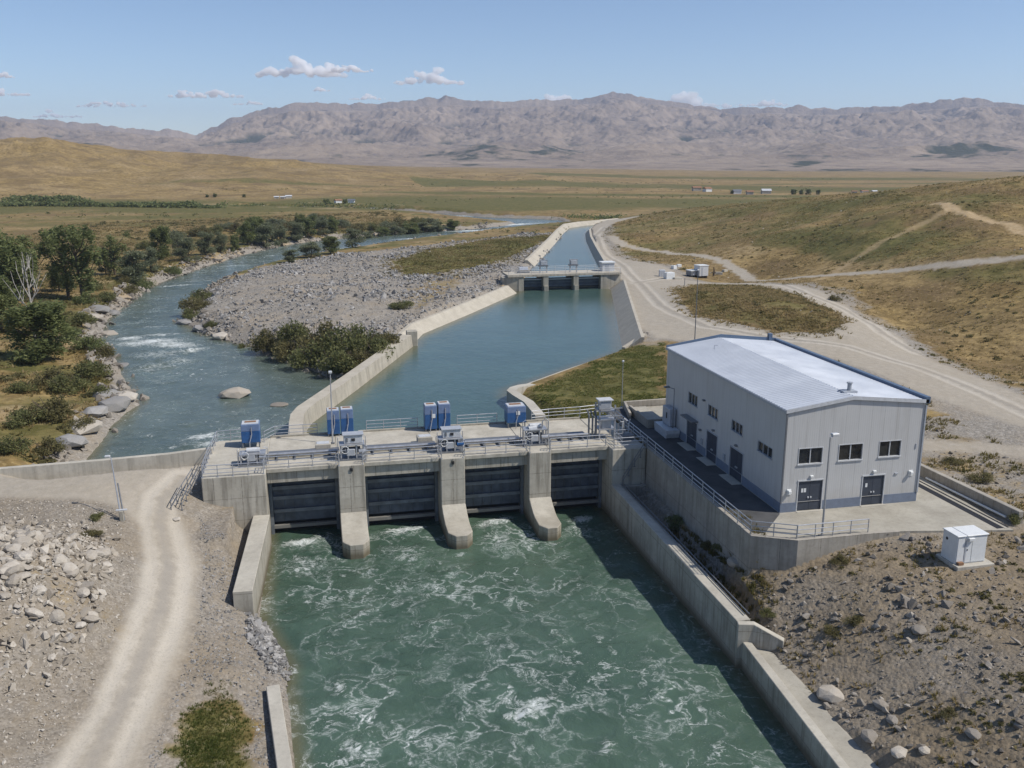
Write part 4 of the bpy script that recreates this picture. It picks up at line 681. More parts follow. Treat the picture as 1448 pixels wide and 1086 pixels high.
# terrace retaining wall
wall_thing("retaining_wall", MB().wall([(31.06, 80.44), (31.06, 58.4), (34.1, 56.85), (40.3, 56.85), (42.5, 56.7)], .38, [-6, -6, -5, -3.5, -2.5], .06), M["conc_terr"], "tall concrete retaining wall below the terrace of the grey hall")
wall_thing("retaining_wall", MB().box(28.62, 31.05, 80.0, 80.44, -6, -3.7), M["conc_terr"], "concrete foot wall at the bottom of the stair by the right abutment")
tag(MB().prism([(31.47, 94.7), (31.47, 59.0), (32.3, 58.6), (35.4, 62.0), (35.4, 94.7)], -.3, .0035).build('walkway', M['asphalt']), kind='structure')
t = MB().prism([(31.45, 94.9), (31.45, 58.6), (34.15, 57.24), (40.3, 57.24), (43.5, 56.7), (47.6, 55.9), (51.2, 55.2), (52.0, 67), (52.0, 94.9)], -.4, 0).build("terrace_slab", M["conc_slab"]); tag(t, kind='structure')
# left side
wall_thing("training_wall", MB().wall([(-4.95, 80.39), (-5.65, 65.4)], -1.45, -9.5, [-3.85, -3.95]), M["conc"], "short thick concrete wall at the left side of the green basin")
q0, q1 = at(395, 968, -5.9), at(414, 1086, -5.9)
dq = (q1 - q0); q2 = q1 + dq * 2.2
wall_thing("low_training_wall", MB().wall([q0[:2], q1[:2], q2[:2]], -.85, -9.5, -5.85), M["conc_lite"], "low pale concrete wall strip at the bottom left edge of the basin")
a, b = at(0, 666, 0), at(301, 642, 0); d = b - a
wall_thing("road_parapet", MB().wall([(a - d * .9)[:2], a[:2], (a + d * .45)[:2], (a + d * .78)[:2], b[:2]], .5, -4.5, [.22, .22, .25, .35, .6]), M["conc_lite"], "low concrete parapet between the gravel road and the river")
# guide wall between river and pool
def sloped(name, inner, z_in, outer, z_out, top, label, m, cat="wall", zb=-5):
    secs = []
    for (p, q, tp) in zip(inner, outer, top):
        p = np.array(p[:2]); q = np.array(q[:2]); n = (q - p) / np.linalg.norm(q - p); q2 = q + n * tp
        secs.append([(p[0], p[1], zb), (p[0], p[1], z_in), (q[0], q[1], z_out), (q2[0], q2[1], z_out), (q2[0] + n[0] * .15, q2[1] + n[1] * .15, zb)])
    return wall_thing(name, MB().strip(inner, secs), m, label, cat, bevel=0)
def off(pts, d):
    P = [np.array(p[:2]) for p in pts]; o = []
    for i in range(len(P)):
        t = P[min(i + 1, len(P) - 1)] - P[max(i - 1, 0)]; t = t / np.linalg.norm(t); o.append(P[i] + np.array([-t[1], t[0]]) * d)
    return o
in1 = [(-1.6, 92.0), (-1.6, 97), (-1.5, 100.5), (-.9, 103.2), (5.0, 118.0), (15.2, 144.6)]
sloped("guide_wall", in1, -2.3, off(in1, .25), -.1, [1.5] * 6, "pale concrete guide wall between river and pool, its lower length", M["conc_lining"])
wall_thing("wall_pillar", MB().box(14.3, 16.0, 145.0, 146.6, -4, .4), M["conc_slab"], "small square concrete pillar where the guide wall steps", "pillar")
in2 = [(15.9, 146.7), (18.4, 155), (30, 174), (45.0, 199.5)]
sloped("guide_wall", in2, -2.3, off(in2, 2.4), -.35, [.6] * 4, "sloping pale concrete lining on the left side of the upper pool", M["conc_lining"])
in3 = [(46.7, 134.2), (67.0, 201.6)]
sloped("pool_lining", in3, -2.4, off(in3, -3.3), .25, [.5] * 2, "sloping concrete lining on the right side of the upper pool", M["conc_lining"])
in4 = [(23.5, 110.4), (24.4, 113.3), (33.5, 122), (46.4, 133.4), (51.5, 136.6)]
sloped("pool_kerb", in4, -2.3, off(in4, -.5), -1.72, [.45] * 5, "thin pale concrete kerb between pool and grass bank", M["conc_lining"])
p_ = [at(757, 590, -.4)[:2], at(741, 570, -.4)[:2], at(724, 559, -.4)[:2], at(716.5, 552.5, -.4)[:2], at(721, 548.5, -.5)[:2], at(733, 545, -.8)[:2], at(765, 539.5, -1.1)[:2]]
wall_thing("curved_wall", MB().wall(p_, -1.15, -4.5, [-.2, -.25, -.3, -.35, -.4, -.7, -1.15]), M["conc_lite"], "curved pale concrete wall at the near corner of the grass bank", bevel=0)
wall_thing("culvert_head", MB().wall([(46.9, 133.9), (51.6, 137.0)], -.7, -2.5, [-1.3, .12]), M["conc_lining"], "pale concrete flare at the end of the pool lining", "headwall", bevel=0)
# canal banks
cl = W2([(757, 376), (765, 367), (785, 345), (797, 330), (806, 321.8), (825, 318.8), (850, 316.6), (880, 313.6)], -1.2); cr = W2([(846, 378), (835, 356), (828, 340), (827, 330), (834, 324)], -1.2)
sloped("canal_lining", cl, -1.6, off(cl, 2.2), .35, [.8] * len(cl), "pale concrete canal bank curving away on the left", M["conc_lining"]); sloped("canal_lining", cr, -1.6, off(cr, -1.6), .35, [.8] * len(cr), "concrete canal bank on the right beside the dirt road", M["conc_lining"])
# low walls at the back of the terrace
wall_thing("boundary_wall", MB().wall([(33.0, 90.4), (34.0, 95.0), (48.0, 95.6)], .3, -.5, [.7, .7, .7]), M["conc_terr"], "low concrete wall between the grass bank and the walkway end")
kb = empty("planter_block", (34.6, 89.6, 0), "low concrete box enclosure against the far end of the hall wall", "enclosure")
MB().wall([(33.7, 92.5), (33.7, 86.9), (35.4, 86.9)], -.25, .004, .95).build("wall", M["conc_terr"], kb); MB().box(33.95, 35.4, 87.2, 92.5, .004, .75).build("cover_slab", M["conc_slab"], kb)
wall_thing("boundary_wall", MB().wall([(53.2, 88.0), (52.5, 67.9), (52.95, 56.3)], -.5, -1.5, .95), M["conc_terr"], "long low concrete wall on the right of the hall and drain")
dr = empty("drain_channel", (51.5, 61, 0), "dark open drain with a pale pipe beside the right boundary wall", "drain")
MB().wall([(50.9, 72), (51.0, 55.6)], -.25, -1.2, .03).build("kerb", M["conc_slab"], dr); MB().wall([(51.15, 71), (51.25, 55.7)], -1.1, -.12, .012).build("channel_floor", M["black"], dr); MB().tube([(51.85, 66.5, .18), (52.15, 57.2, .18)], .09, 8).build("pipe", M["white"], dr)
# ------------------------------------------------------------------ grey hall
def mat_panel(name, col, axis, step=1.13):
    g = G(name, .5, .35, .0); p = g.pos(); v = g.n("SeparateXYZ", {0: p}, axis)
    f = g.m_('ABSOLUTE', g.m_('SUBTRACT', g.m_('FRACT', g.m_('DIVIDE', v, step)), .5)); ln = g.m_('GREATER_THAN', f, .5 - .022 / step)
    rib = g.n("Math", {0: g.m_('MULTIPLY', v, 2 * math.pi / .19)}, operation='SINE'); pan = g.n("TexWhiteNoise", {"Vector": g.n("CombineXYZ", {0: g.m_('FLOOR', g.m_('DIVIDE', v, step)), 1: 0.0, 2: 0.0})})
    a = g.noise(p, .5, 5, .6); st = g.noise(g.mapv(p, (3, 3, .2)), 1, 4, .6); c = g.mix(g.rng(a, .3, .7), tuple(.93 * q for q in col), col); c = g.mix(g.m_('MULTIPLY', pan, .10), c, tuple(.8 * q for q in col)); c = g.mix(g.m_('MULTIPLY', g.rng(st, .50, .70), .2), c, (.26, .23, .19)); zz = g.n('SeparateXYZ', {0: p}, 2); c = g.mix(g.m_('MULTIPLY', g.rng(g.m_('ADD', zz, g.m_('MULTIPLY', g.noise(p, 1.2, 4), 2.5)), 3.2, 1.2), .35), c, (.33, .29, .23)); c = g.mix(g.m_('MULTIPLY', ln, .24), c, (.16, .16, .165))
    g.set("Base Color", c); g.bump(g.m_('SUBTRACT', g.m_('MULTIPLY', rib, .15), ln), .3, .03); return g.m
M["panel_x"] = mat_panel("grey_cladding", (.53, .525, .51), 0); M["panel_y"] = mat_panel("grey_side_cladding", (.53, .525, .515), 1)
M["roof"] = simple("white_sheet_roof", (.48, .51, .56), .35, .15, .5, .05, .4)
def holed(mb, axis, c, a0, a1, z0, z1, holes, depth):
    "wall face with real openings: axis 'x' -> plane x=c running along y; inward = +depth"
    us = sorted({a0, a1, *[h[0] for h in holes], *[h[1] for h in holes]}); zs = sorted({z0, z1, *[h[2] for h in holes], *[h[3] for h in holes]})
    P = (lambda u, z, d=0: (c + d, u, z)) if axis == 'x' else (lambda u, z, d=0: (u, c + d, z))
    for i in range(len(us) - 1):
        for j in range(len(zs) - 1):
            um, zm = (us[i] + us[i + 1]) / 2, (zs[j] + zs[j + 1]) / 2
            if any(h[0] < um < h[1] and h[2] < zm < h[3] for h in holes): continue
            mb.add([P(us[i], zs[j]), P(us[i + 1], zs[j]), P(us[i + 1], zs[j + 1]), P(us[i], zs[j + 1])], [(0, 1, 2, 3)])
    for u0, u1, w0, w1 in holes:
        for (p, q) in (((u0, w0), (u1, w0)), ((u1, w0), (u1, w1)), ((u1, w1), (u0, w1)), ((u0, w1), (u0, w0))):
            mb.add([P(*p), P(*q), P(*q, depth), P(*p, depth)], [(0, 1, 2, 3)])
hall = empty("power_house", (41.6, 74.6, 0), "large pale grey metal clad hall with white ribbed roof on the terrace", "building")
HX0, HX1, HY0, HY1, RX, RZ = 35.5, 47.7, 62.2, 87.0, 41.1, 9.15; EZ0, EZ1 = 8.36, 8.5
fw = [(36.74, 38.84, 3.95, 5.28), (40.25, 42.38, 4.0, 5.36), (43.85, 45.83, 4.06, 5.40)]; fd = [(36.92, 39.08, .02, 2.55), (42.64, 44.62, .02, 2.55)]
lw = [(79.0, 81.15, 4.2, 5.3), (74.4, 76.5, 4.2, 5.25), (69.4, 71.55, 4.2, 5.18), (64.05, 66.55, 3.86, 4.76)]; ld = [(78.75, 81.2, .02, 2.65), (74.2, 76.5, .02, 2.72), (69.0, 71.5, .02, 2.7)]
PZ = .78
m = MB(); holed(m, 'y', HY0, HX0, HX1, PZ, EZ0, fw + [(d[0], d[1], PZ, d[3]) for d in fd], .16); m.add([(HX0, HY0, EZ0), (HX1, HY0, EZ0), (HX1, HY0, EZ1), (RX, HY0, RZ)], [(0, 1, 2, 3)]); m.build("front_wall", M["panel_x"], hall)
m = MB(); holed(m, 'x', HX0, HY0, HY1, PZ, EZ0, lw + [(d[0], d[1], PZ, d[3]) for d in ld], .16); m.build("side_wall", M["panel_y"], hall)
MB().add([(HX1, HY0, 0), (HX1, HY1, 0), (HX1, HY1, EZ1), (HX1, HY0, EZ1)], [(0, 1, 2, 3)]).build("side_wall", M["panel_y"], hall)
MB().add([(HX0, HY1, 0), (HX1, HY1, 0), (HX1, HY1, EZ1), (RX, HY1, RZ), (HX0, HY1, EZ0)], [(0, 1, 2, 3, 4)]).build("rear_wall", M["panel_x"], hall)
def spans(a0, a1, doors):
    o = []; c = a0
    for d in sorted(doors): o.append((c, d[0] - .06)); c = d[1] + .06
    return o + [(c, a1)]
for s0, s1 in spans(HX0 - .04, HX1 + .04, fd): MB().box(s0, s1, HY0 - .04, HY0 + .2, 0.004, PZ).build("plinth", M["plinth"], hall)
for s0, s1 in spans(HY0 + .21, HY1, ld): MB().box(HX0 - .04, HX0 + .2, s0, s1, .004, PZ).build("plinth", M["plinth"], hall)
def pane_set(u0, u1, z0, z1, axis, c, mull=1, lite=True):
    def bx(mb, a0, a1, b0, b1, d0, d1): return mb.box(a0, a1, c + d0, c + d1, b0, b1) if axis == 'y' else mb.box(c + d0, c + d1, a0, a1, b0, b1)
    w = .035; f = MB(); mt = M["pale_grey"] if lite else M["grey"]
    bx(f, u0 - .02, u1 + .02, z1 - w, z1 + .03, -.03, .12); bx(f, u0 - .06, u1 + .06, z0 - .06, z0 + w, -.09, .12); bx(f, u0 - .02, u0 + w, z0 + w, z1 - w, -.03, .12); bx(f, u1 - w, u1 + .02, z0 + w, z1 - w, -.03, .12)
    for k in range(1, mull + 1): q = u0 + (u1 - u0) * k / (mull + 1); bx(f, q - .035, q + .035, z0 + w, z1 - w, .03, .11)
    wn = f.build("window", mt, hall); g_ = MB(); bx(g_, u0 + .02, u1 - .02, z0 + .02, z1 - .02, .112, .15); g_.build("pane", M["glass"], wn)
for h in fw: pane_set(*h, 'y', HY0)
for h in lw: pane_set(*h, 'x', HX0, 2, False)
def door(u0, u1, z0, z1, axis, c, plates=0, dbl=True):
    def bx(mb, a0, a1, b0, b1, d0, d1): return mb.box(a0, a1, c + d0, c + d1, b0, b1) if axis == 'y' else mb.box(c + d0, c + d1, a0, a1, b0, b1)
    mid = (u0 + u1) / 2; f = MB(); bx(f, u0 + .02, mid - .012, z0, z1 - .03, .06, .12); bx(f, mid + .012, u1 - .02, z0, z1 - .03, .06, .12); bx(f, mid - .012, mid + .012, z0, z1 - .03, .09, .12)
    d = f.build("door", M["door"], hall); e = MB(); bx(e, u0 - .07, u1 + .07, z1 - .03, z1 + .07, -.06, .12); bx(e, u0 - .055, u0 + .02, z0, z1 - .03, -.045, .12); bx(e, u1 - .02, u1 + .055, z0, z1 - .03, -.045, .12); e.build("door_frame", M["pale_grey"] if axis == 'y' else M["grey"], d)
    for s_ in (-.12, .12): h = MB(); bx(h, mid + s_ - .05, mid + s_ + .05, 1.05, 1.17, -.02, .06); h.build("handle", M["pale_grey"], d)
    for k in range(plates): h = MB(); q = u0 + .42 + .24 * k; bx(h, q - .09, q + .09, 1.55, 1.88, .045, .06); h.build("notice", M["white"], d)
    t = MB(); bx(t, u0 - .1, u1 + .1, .004, .03, -.95 if axis == 'x' else -.35, -.05); t.build("threshold", M["conc_lite"], hall)
door(*fd[0], 'y', HY0, 2); door(*fd[1], 'y', HY0, 1)
for h in ld: door(*h, 'x', HX0)
# roof: two ribbed slopes, fascia, gutter on the right
ov = .12; m = MB(); th = .14
m.add([(HX0 - ov, HY0 - ov, EZ0 + .02), (RX, HY0 - ov, RZ + .03), (RX, HY1 + ov, RZ + .03), (HX0 - ov, HY1 + ov, EZ0 + .02), (HX0 - ov, HY0 - ov, EZ0 + .02 + th), (RX, HY0 - ov, RZ + .03 + th), (RX, HY1 + ov, RZ + .03 + th), (HX0 - ov, HY1 + ov, EZ0 + .02 + th)], [(0, 1, 2, 3), (4, 7, 6, 5), (0, 4, 5, 1), (1, 5, 6, 2), (2, 6, 7, 3), (3, 7, 4, 0)])
m.add([(RX, HY0 - ov, RZ + .03), (HX1 + ov, HY0 - ov, EZ1 + .02), (HX1 + ov, HY1 + ov, EZ1 + .02), (RX, HY1 + ov, RZ + .03), (RX, HY0 - ov, RZ + .03 + th), (HX1 + ov, HY0 - ov, EZ1 + .02 + th), (HX1 + ov, HY1 + ov, EZ1 + .02 + th), (RX, HY1 + ov, RZ + .03 + th)], [(0, 1, 2, 3), (4, 7, 6, 5), (0, 4, 5, 1), (1, 5, 6, 2), (2, 6, 7, 3), (3, 7, 4, 0)])
yy = HY0 + .2
while yy < HY1 - .2:
    for (xa, za, xb, zb) in ((HX0 - ov, EZ0 + .02 + th, RX - .05, RZ + .03 + th), (RX + .05, RZ + .03 + th, HX1 - .3, EZ1 + .04 + th)):
        m.add([(xa, yy - .07, za), (xa, yy, za + .05), (xa, yy + .07, za), (xb, yy - .07, zb), (xb, yy, zb + .05), (xb, yy + .07, zb)], [(0, 1, 4, 3), (1, 2, 5, 4), (0, 2, 1), (3, 4, 5)])
    yy += .42
rf = m.build("roof", M["roof"], hall)
MB().box(HX1 - .12, HX1 + .26, HY0 - .16, HY1 + .2, EZ1 - .12, EZ1 + .42).build("gutter", M["trim"], rf); MB().wall([(RX + .3, HY1 + .13), (HX0 - .13, HY1 + .13)], .1, [RZ - .1, EZ0], [RZ + .5, EZ0 + .36]).wall([(HX1, HY1 + .13), (RX + .3, HY1 + .13)], .1, [EZ1, RZ - .1], [EZ1 + .5, RZ + .5]).build("parapet", M["trim"], rf)
m = MB(); m.add([(HX0 - .16, HY0 - .16, EZ0 - .1), (RX, HY0 - .16, RZ - .08), (RX, HY0 - .16, RZ + .2), (HX0 - .16, HY0 - .16, EZ0 + .2), (HX0 - .16, HY0 - .123, EZ0 - .1), (RX, HY0 - .123, RZ - .08), (RX, HY0 - .123, RZ + .2), (HX0 - .16, HY0 - .123, EZ0 + .2)], [(0, 1, 2, 3), (4, 7, 6, 5), (0, 4, 5, 1), (1, 5, 6, 2), (2, 6, 7, 3), (3, 7, 4, 0)])
m.add([(RX, HY0 - .16, RZ - .08), (HX1 + .16, HY0 - .16, EZ1 - .1), (HX1 + .16, HY0 - .16, EZ1 + .2), (RX, HY0 - .16, RZ + .2), (RX, HY0 - .123, RZ - .08), (HX1 + .16, HY0 - .123, EZ1 - .1), (HX1 + .16, HY0 - .123, EZ1 + .2), (RX, HY0 - .123, RZ + .2)], [(0, 1, 2, 3), (4, 7, 6, 5), (0, 4, 5, 1), (1, 5, 6, 2), (2, 6, 7, 3), (3, 7, 4, 0)]); m.build("fascia", M["pale_grey"], rf)
MB().box(HX0 - .19, HX0 - .125, HY0 - .1, HY1 + .1, EZ0 - .08, EZ0 + .12).build("eave_trim", M["grey"], rf)
MB().tube([(41.6, 63.6, RZ), (41.6, 63.6, RZ + .85)], .17, 12).tube([(41.6, 63.6, RZ + .85), (41.6, 63.6, RZ + .95)], .24, 12).box(40.9, 42.1, 63.2, 64.0, RZ + .12, RZ + .28).build("vent_pipe", M["grey"], rf)
MB().tube([(38.8, 83.0, EZ0 + .5), (38.8, 83.0, EZ0 + 1.0), (39.1, 82.8, EZ0 + 1.05)], .03, 6).build("roof_hook", M["galv"], rf)
MB().box(46.8, 47.2, 86.9, 87.3, EZ1 + .2, EZ1 + 1.0).build("gutter_box", M["trim"], rf)
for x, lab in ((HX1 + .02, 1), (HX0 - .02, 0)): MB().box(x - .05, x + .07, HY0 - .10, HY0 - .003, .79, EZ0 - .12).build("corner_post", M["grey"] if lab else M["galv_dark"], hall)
for x, z in ((36.12, 1.75), (46.95, 2.55)): MB().box(x - .13, x + .13, HY0 - .28, HY0 - .003, z - .12, z + .12).box(x - .2, x + .2, HY0 - .06, HY0 - .003, z - .3, z + .2).build("wall_lamp", M["white"], hall, bevel=.02)
for x in (38.0, 43.6): MB().box(x - .14, x + .14, HY0 - .16, HY0 - .003, 2.82, 2.98).build("door_lamp", M["white"], hall, bevel=.02)
MB().box(45.5, 45.8, HY0 - .08, HY0 - .003, 2.5, 2.62).build("wall_plate", M["grey"], hall); MB().box(47.15, 47.25, HY0 - .05, HY0 - .003, 4.6, 5.0).build("wall_plate", M["grey"], hall)
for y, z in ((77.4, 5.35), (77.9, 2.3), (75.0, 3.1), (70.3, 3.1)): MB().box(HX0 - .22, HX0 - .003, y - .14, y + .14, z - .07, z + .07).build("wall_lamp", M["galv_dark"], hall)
MB().box(HX0 - .7, HX0 - .003, 78.6, 81.4, 2.8, 2.92).build("door_hood", M["galv_dark"], hall)
for y in (77.5, 72.6): MB().box(HX0 - .12, HX0 - .003, y - .14, y + .14, 1.0, 1.55).build("meter_box", M["grey"], hall)
un = empty("cooling_unit", (34.6, 84.4, 0), "pale blue grey metal tank and trough against the shaded hall wall", "machine")
MB().box(34.75, 35.42, 83.9, 85.9, .9, 2.7).build("tank", M["grey"], un, bevel=.04); MB().xprofile([(82.7, .5), (82.9, 0.004), (86.0, 0.004), (86.2, .5), (86.2, .85), (82.7, .85)], 34.0, 35.4).build("trough", M["pale_grey"], un); MB().box(34.72, 34.748, 84.6, 84.85, 1.6, 2.2).build("vent", M["black"], un)
# white cabinet
cz_ = -.28; cb = empty("equipment_cabinet", (44.3, 51.9, cz_), "white metal equipment cabinet with flat lid on the gravel yard", "cabinet")
MB().box(42.9, 45.9, 50.75, 53.1, cz_ - .35, cz_ + .06).build("slab", M["conc_lite"], cb, bevel=.03)
CX0, CX1, CY0, CY1 = 43.05, 45.45, 51.25, 52.75
MB().box(CX0, CX1, CY0, CY1, cz_ + .064, cz_ + 2.1).build("body", M["white"], cb, bevel=.02)
for a, b in ((CX0 - .06, 43.72), (43.77, CX1 + .06)): MB().box(a, b, CY0 - .09, CY1 + .06, cz_ + 2.103, cz_ + 2.19).build("lid", M["white"], cb, bevel=.02)
for a, b in ((CX0 + .06, 43.66), (43.8, 44.24), (44.27, CX1 - .05)):
    d = MB().box(a, b, CY0 - .035, CY0 - .003, cz_ + .14, cz_ + 2.02).build("door", M["white"], cb, bevel=.01)
    if a > 43.7 and b < 44.3: MB().box(43.86, 43.92, CY0 - .07, CY0 - .036, cz_ + 1.05, cz_ + 1.15).build("handle", M["black"], d)
MB().box(43.68, 43.78, CY0 - .05, CY0 - .004, cz_ + .1, cz_ + 2.02).build("gap_strip", M["grey"], cb); MB().box(43.85, 44.3, CY0 - .22, CY0 - .036, cz_ + 1.78, cz_ + 2.0).build("meter_hood", M["white"], cb, bevel=.02)
MB().tube([(CX0 - .02, 52.3, cz_ + 1.6), (CX0 - .003, 52.3, cz_ + 1.6)], .11, 12).build("vent", M["black"], cb); MB().box(43.15, 43.55, CY0 - .3, CY0 - .04, cz_ + .07, cz_ + .26).build("step_block", M["rust"], cb)
# ------------------------------------------------------------------ small check dam at the head of the pool
ck = empty("check_dam", (56, 204, Z_POOL), "small concrete check dam with three dark gates between pool and canal", "dam")
CKB = [(46.9, 51.5), (52.7, 58.7), (59.9, 65.3)]
for x0, x1 in ((45.7, 46.9), (65.3, 66.7)): MB().box(x0, x1, 202.3, 209, -5, 1.28).build("abutment", M["conc_slab"], ck)
for x0, x1 in ((51.5, 52.7), (58.7, 59.9)): MB().box(x0, x1, 202.2, 209, -5, 1.28).box(x0 + .1, x1 - .1, 201.6, 202.19, -5, -.9).build("pier", M["conc_slab"], ck)
for x0, x1 in CKB:
    MB().box(x0 + .004, x1 - .004, 204.2, 204.5, -4, .7).build("gate", M["gate"], ck); MB().box(x0 + .004, x1 - .004, 203.6, 203.9, .35, .55).build("lift_beam", M["pale_grey"], ck)
    for k in (-1.2, -.4): MB().box(x0 + .01, x1 - .01, 204.0, 204.19, k, k + .15).build("girder", M["gate_rib"], ck)
MB().box(43.2, 70.2, 202.1, 208.8, 1.284, 1.75).build("deck_slab", M["conc_lining"], ck)
for s_, x in ((-1, 45.7), (1, 66.7)): MB().prism([(x, 202.4), (x, 205.5), (x + s_ * 3.6, 205.5), (x + s_ * 3.6, 202.9)][::s_], -2.5, [1.28, 1.28, 1.1, 1.1][::s_]).build("wing_wall", M["conc_slab"], ck)
for i, (x, lab) in enumerate(((52.1, "left"), (59.3, "right"))):
    t = empty("gate_hoist", (x, 205, 1.754), lab + "-hand grey hoist frame on the small check dam", "hoist machine", "hoist frames on the check dam")
    for sx in (-.8, .8): MB().box(x + sx - .12, x + sx + .12, 204.6, 204.9, 1.754, 4.6).build("column", M["galv"], t)
    MB().box(x - 1.1, x + 1.1, 204.3, 205.3, 3.3, 3.6).build("platform", M["galv_dark"], t); MB().box(x - .7, x + .7, 204.4, 205.2, 3.61, 4.5).build("gearbox", M["grey"], t, bevel=.05); MB().box(x - 1.0, x + 1.0, 204.55, 204.95, 4.61, 4.8).build("top_beam", M["galv"], t)
railing([(43.4, 202.4, 1.754), (70, 202.4, 1.754)], "handrail on the pool side of the small check dam", step=2.6, r=.035, group="handrails on the check dam"); railing([(43.4, 208.5, 1.754), (66, 208.5, 1.754)], "handrail on the canal side of the small check dam", step=2.6, r=.035, group="handrails on the check dam")
ki = empty("control_kiosk", (67.7, 205.5, 1.754), "small white kiosk on the right end of the check dam", "kiosk")
MB().box(66.3, 69.2, 204.4, 206.8, 1.754, 3.7).build("wall", M["pale_grey"], ki); MB().box(66.1, 69.4, 204.2, 207.0, 3.703, 3.95).build("roof", M["white"], ki); MB().box(67.0, 67.8, 204.37, 204.397, 1.8, 3.4).build("door", M["grey"], ki)
dk = empty("gear_heap", (47.5, 206, 1.754), "low grey winch machinery at the left end of the check dam", "winch"); MB().tube([(46.6, 206, 2.5), (48.6, 206, 2.5)], .7, 10).build("drum", M["galv"], dk); MB().box(46.3, 49.0, 205.4, 206.6, 1.754, 2.1).build("frame", M["galv_dark"], dk)
# ------------------------------------------------------------------ site hut and blocks beside the dirt road
def on(px, py): q = sight(px, py); return Vector(q)
def hut(px, py, w, d, h, label, m="pale_grey", name="site_cabin", rz=.2):
    p = on(px, py); t = empty(name, p, label, "cabin", None, rz)
    for sx in (-1, 1): MB().box(sx * w * .4 - .15, sx * w * .4 + .15, -d * .4, d * .4, -.3, .45).build("support", M["black"], t, local=True)
    MB().box(-w / 2, w / 2, -d / 2, d / 2, .453, h).build("wall", M[m], t, local=True); MB().box(-w / 2 - .1, w / 2 + .1, -d / 2 - .1, d / 2 + .1, h + .003, h + .2).build("roof", M["white"], t, local=True); MB().box(-w * .3, -w * .12, -d / 2 - .03, -d / 2 - .003, .5, h - .3).build("door", M["grey"], t, local=True)
hut(991, 392, 2.6, 2.4, 2.9, "pale grey site cabin raised on supports beside the dirt road loop")
hut(981, 391, 3.2, 2.2, 1.5, "low dark grey crate like cabin touching the site cabin", "galv_dark")
def block(px, py, w, d, h, label, rz=0.0, m="conc_lite"):
    p = on(px, py); o = MB().box(-w / 2, w / 2, -d / 2, d / 2, -.3, h).box(-w * .3, w * .3, -d * .2, d * .2, h + .002, h + .08).build("concrete_block", M[m], bevel=.06); o.location = p; o.rotation_euler.z = rz; tag(o, label, "block")
block(946, 394, 2.2, 1.6, 1.5, "largest white concrete block at the inner edge of the road bend", .1, "white"); block(936, 391, 1.4, 1.3, 1.6, "narrow dark sided block just left of the largest white block", -.2, "pale_grey"); block(958, 395, 2.0, 1.0, .5, "flat pale slab lying right of the largest white block", .15)
block(953, 380, 1.2, 1.0, .8, "small white block up the slope left of the site cabin", .4, "white"); block(960, 377, 1.2, .8, .6, "farthest small white block above the road bend", .1, "white"); block(1015, 388, 2.4, .7, .6, "pale broken slab right of the site cabin", -.3); block(1025, 384, 1.6, .8, .5, "small pale rubble slab near the loop track", .5)
p = on(1009, 390); o = MB().tube([(0, 0, 0), (.1, 0, 1.2), (0, .1, 2.2)], .25, 6, .1).box(-.5, .5, -.2, .2, .8, 1.0).build("tree_stump", M["wood"]); o.location = p; tag(o, "dark dead stump standing right of the site cabin", "stump")
p = on(968, 404); o = MB().tube([(0, 0, -.2), (0, 0, 1.5)], .07, 6).box(-.12, .12, -.1, .1, 1.5, 1.6).build("marker_post", M["galv_dark"]); o.location = p; tag(o, "short grey marker post at the tip of the grassy mound", "post")
# ------------------------------------------------------------------ far farm houses
def house(px, py, w, d, h, label, wall="white", roof="rust", g="far farm buildings on the plain"):
    p = on(px, py)
    if px > 1150: w, d, h = w * .65, d * .65, h * .65; q = at_r(px, 275, 800); p = Vector((q[0], q[1], float(ground_h(q[:1], q[1:2])[0])))
    t = empty("farm_house", p, label, "house", g, random.Random(px).uniform(-.4, .4))
    MB().box(-w / 2, w / 2, -d / 2, d / 2, -1, h).build("wall", M[wall], t, local=True)
    MB().add([(-w / 2 - .2, -d / 2 - .2, h), (w / 2 + .4, -d / 2 - .4, h), (w / 2 + .4, d / 2 + .4, h), (-w / 2 - .4, d / 2 + .4, h), (-w / 2 - .4, 0, h + d * .3), (w / 2 + .4, 0, h + d * .3)], [(0, 1, 5, 4), (2, 3, 4, 5), (0, 4, 3), (1, 2, 5), (0, 3, 2, 1)]).build("roof", M[roof], t, local=True)
for a in [(1222, 270, 9, 5, 2.6, "long low white farm house behind the hill shoulder at right"), (1236, 268, 6, 5, 2.4, "small white house right of the long low one", "white", "pale_grey"), (1250, 269, 5, 4, 2.2, "tiny grey roofed house at the right end of the far hamlet", "conc_lite", "galv_dark"), (1208, 269, 6, 4, 2.2, "tiny brown house left of the long low white house", "conc_lite", "rust"),
          (1083, 274, 7, 5, 2.4, "pale farm shed left of the four dark round trees", "conc_lite", "pale_grey"), (1060, 275, 5, 4, 2, "smallest pale shed on the far right plain", "conc_lite", "rust"), (1042, 274, 6, 4, 2.2, "pale shed left of the smallest far shed", "white", "galv_dark"),
          (391, 281, 3, 2, 1.2, "pale hut, leftmost of the three far huts on the left plain", "conc_lite", "pale_grey"), (400, 281, 3, 2, 1.2, "pale hut between the two others on the far left plain", "conc_lite", "pale_grey"), (408, 280.5, 4, 2.5, 1.5, "largest pale hut, right of two smaller ones on the left plain", "conc_lite", "pale_grey"),
          (478, 287, 4, 3, 1.6, "white walled house beside far dark bushes near the river", "white", "rust"), (497, 287, 4, 3, 1.6, "second white walled house, farther right of the far bushes", "white", "galv_dark"), (985, 270, 7, 5, 2.6, "pale house at the left end of the far right hamlet", "conc_lite", "rust"), (1000, 271, 6, 5, 2.4, "pale house next to the left end of the far hamlet", "white", "rust")]: house(*a)
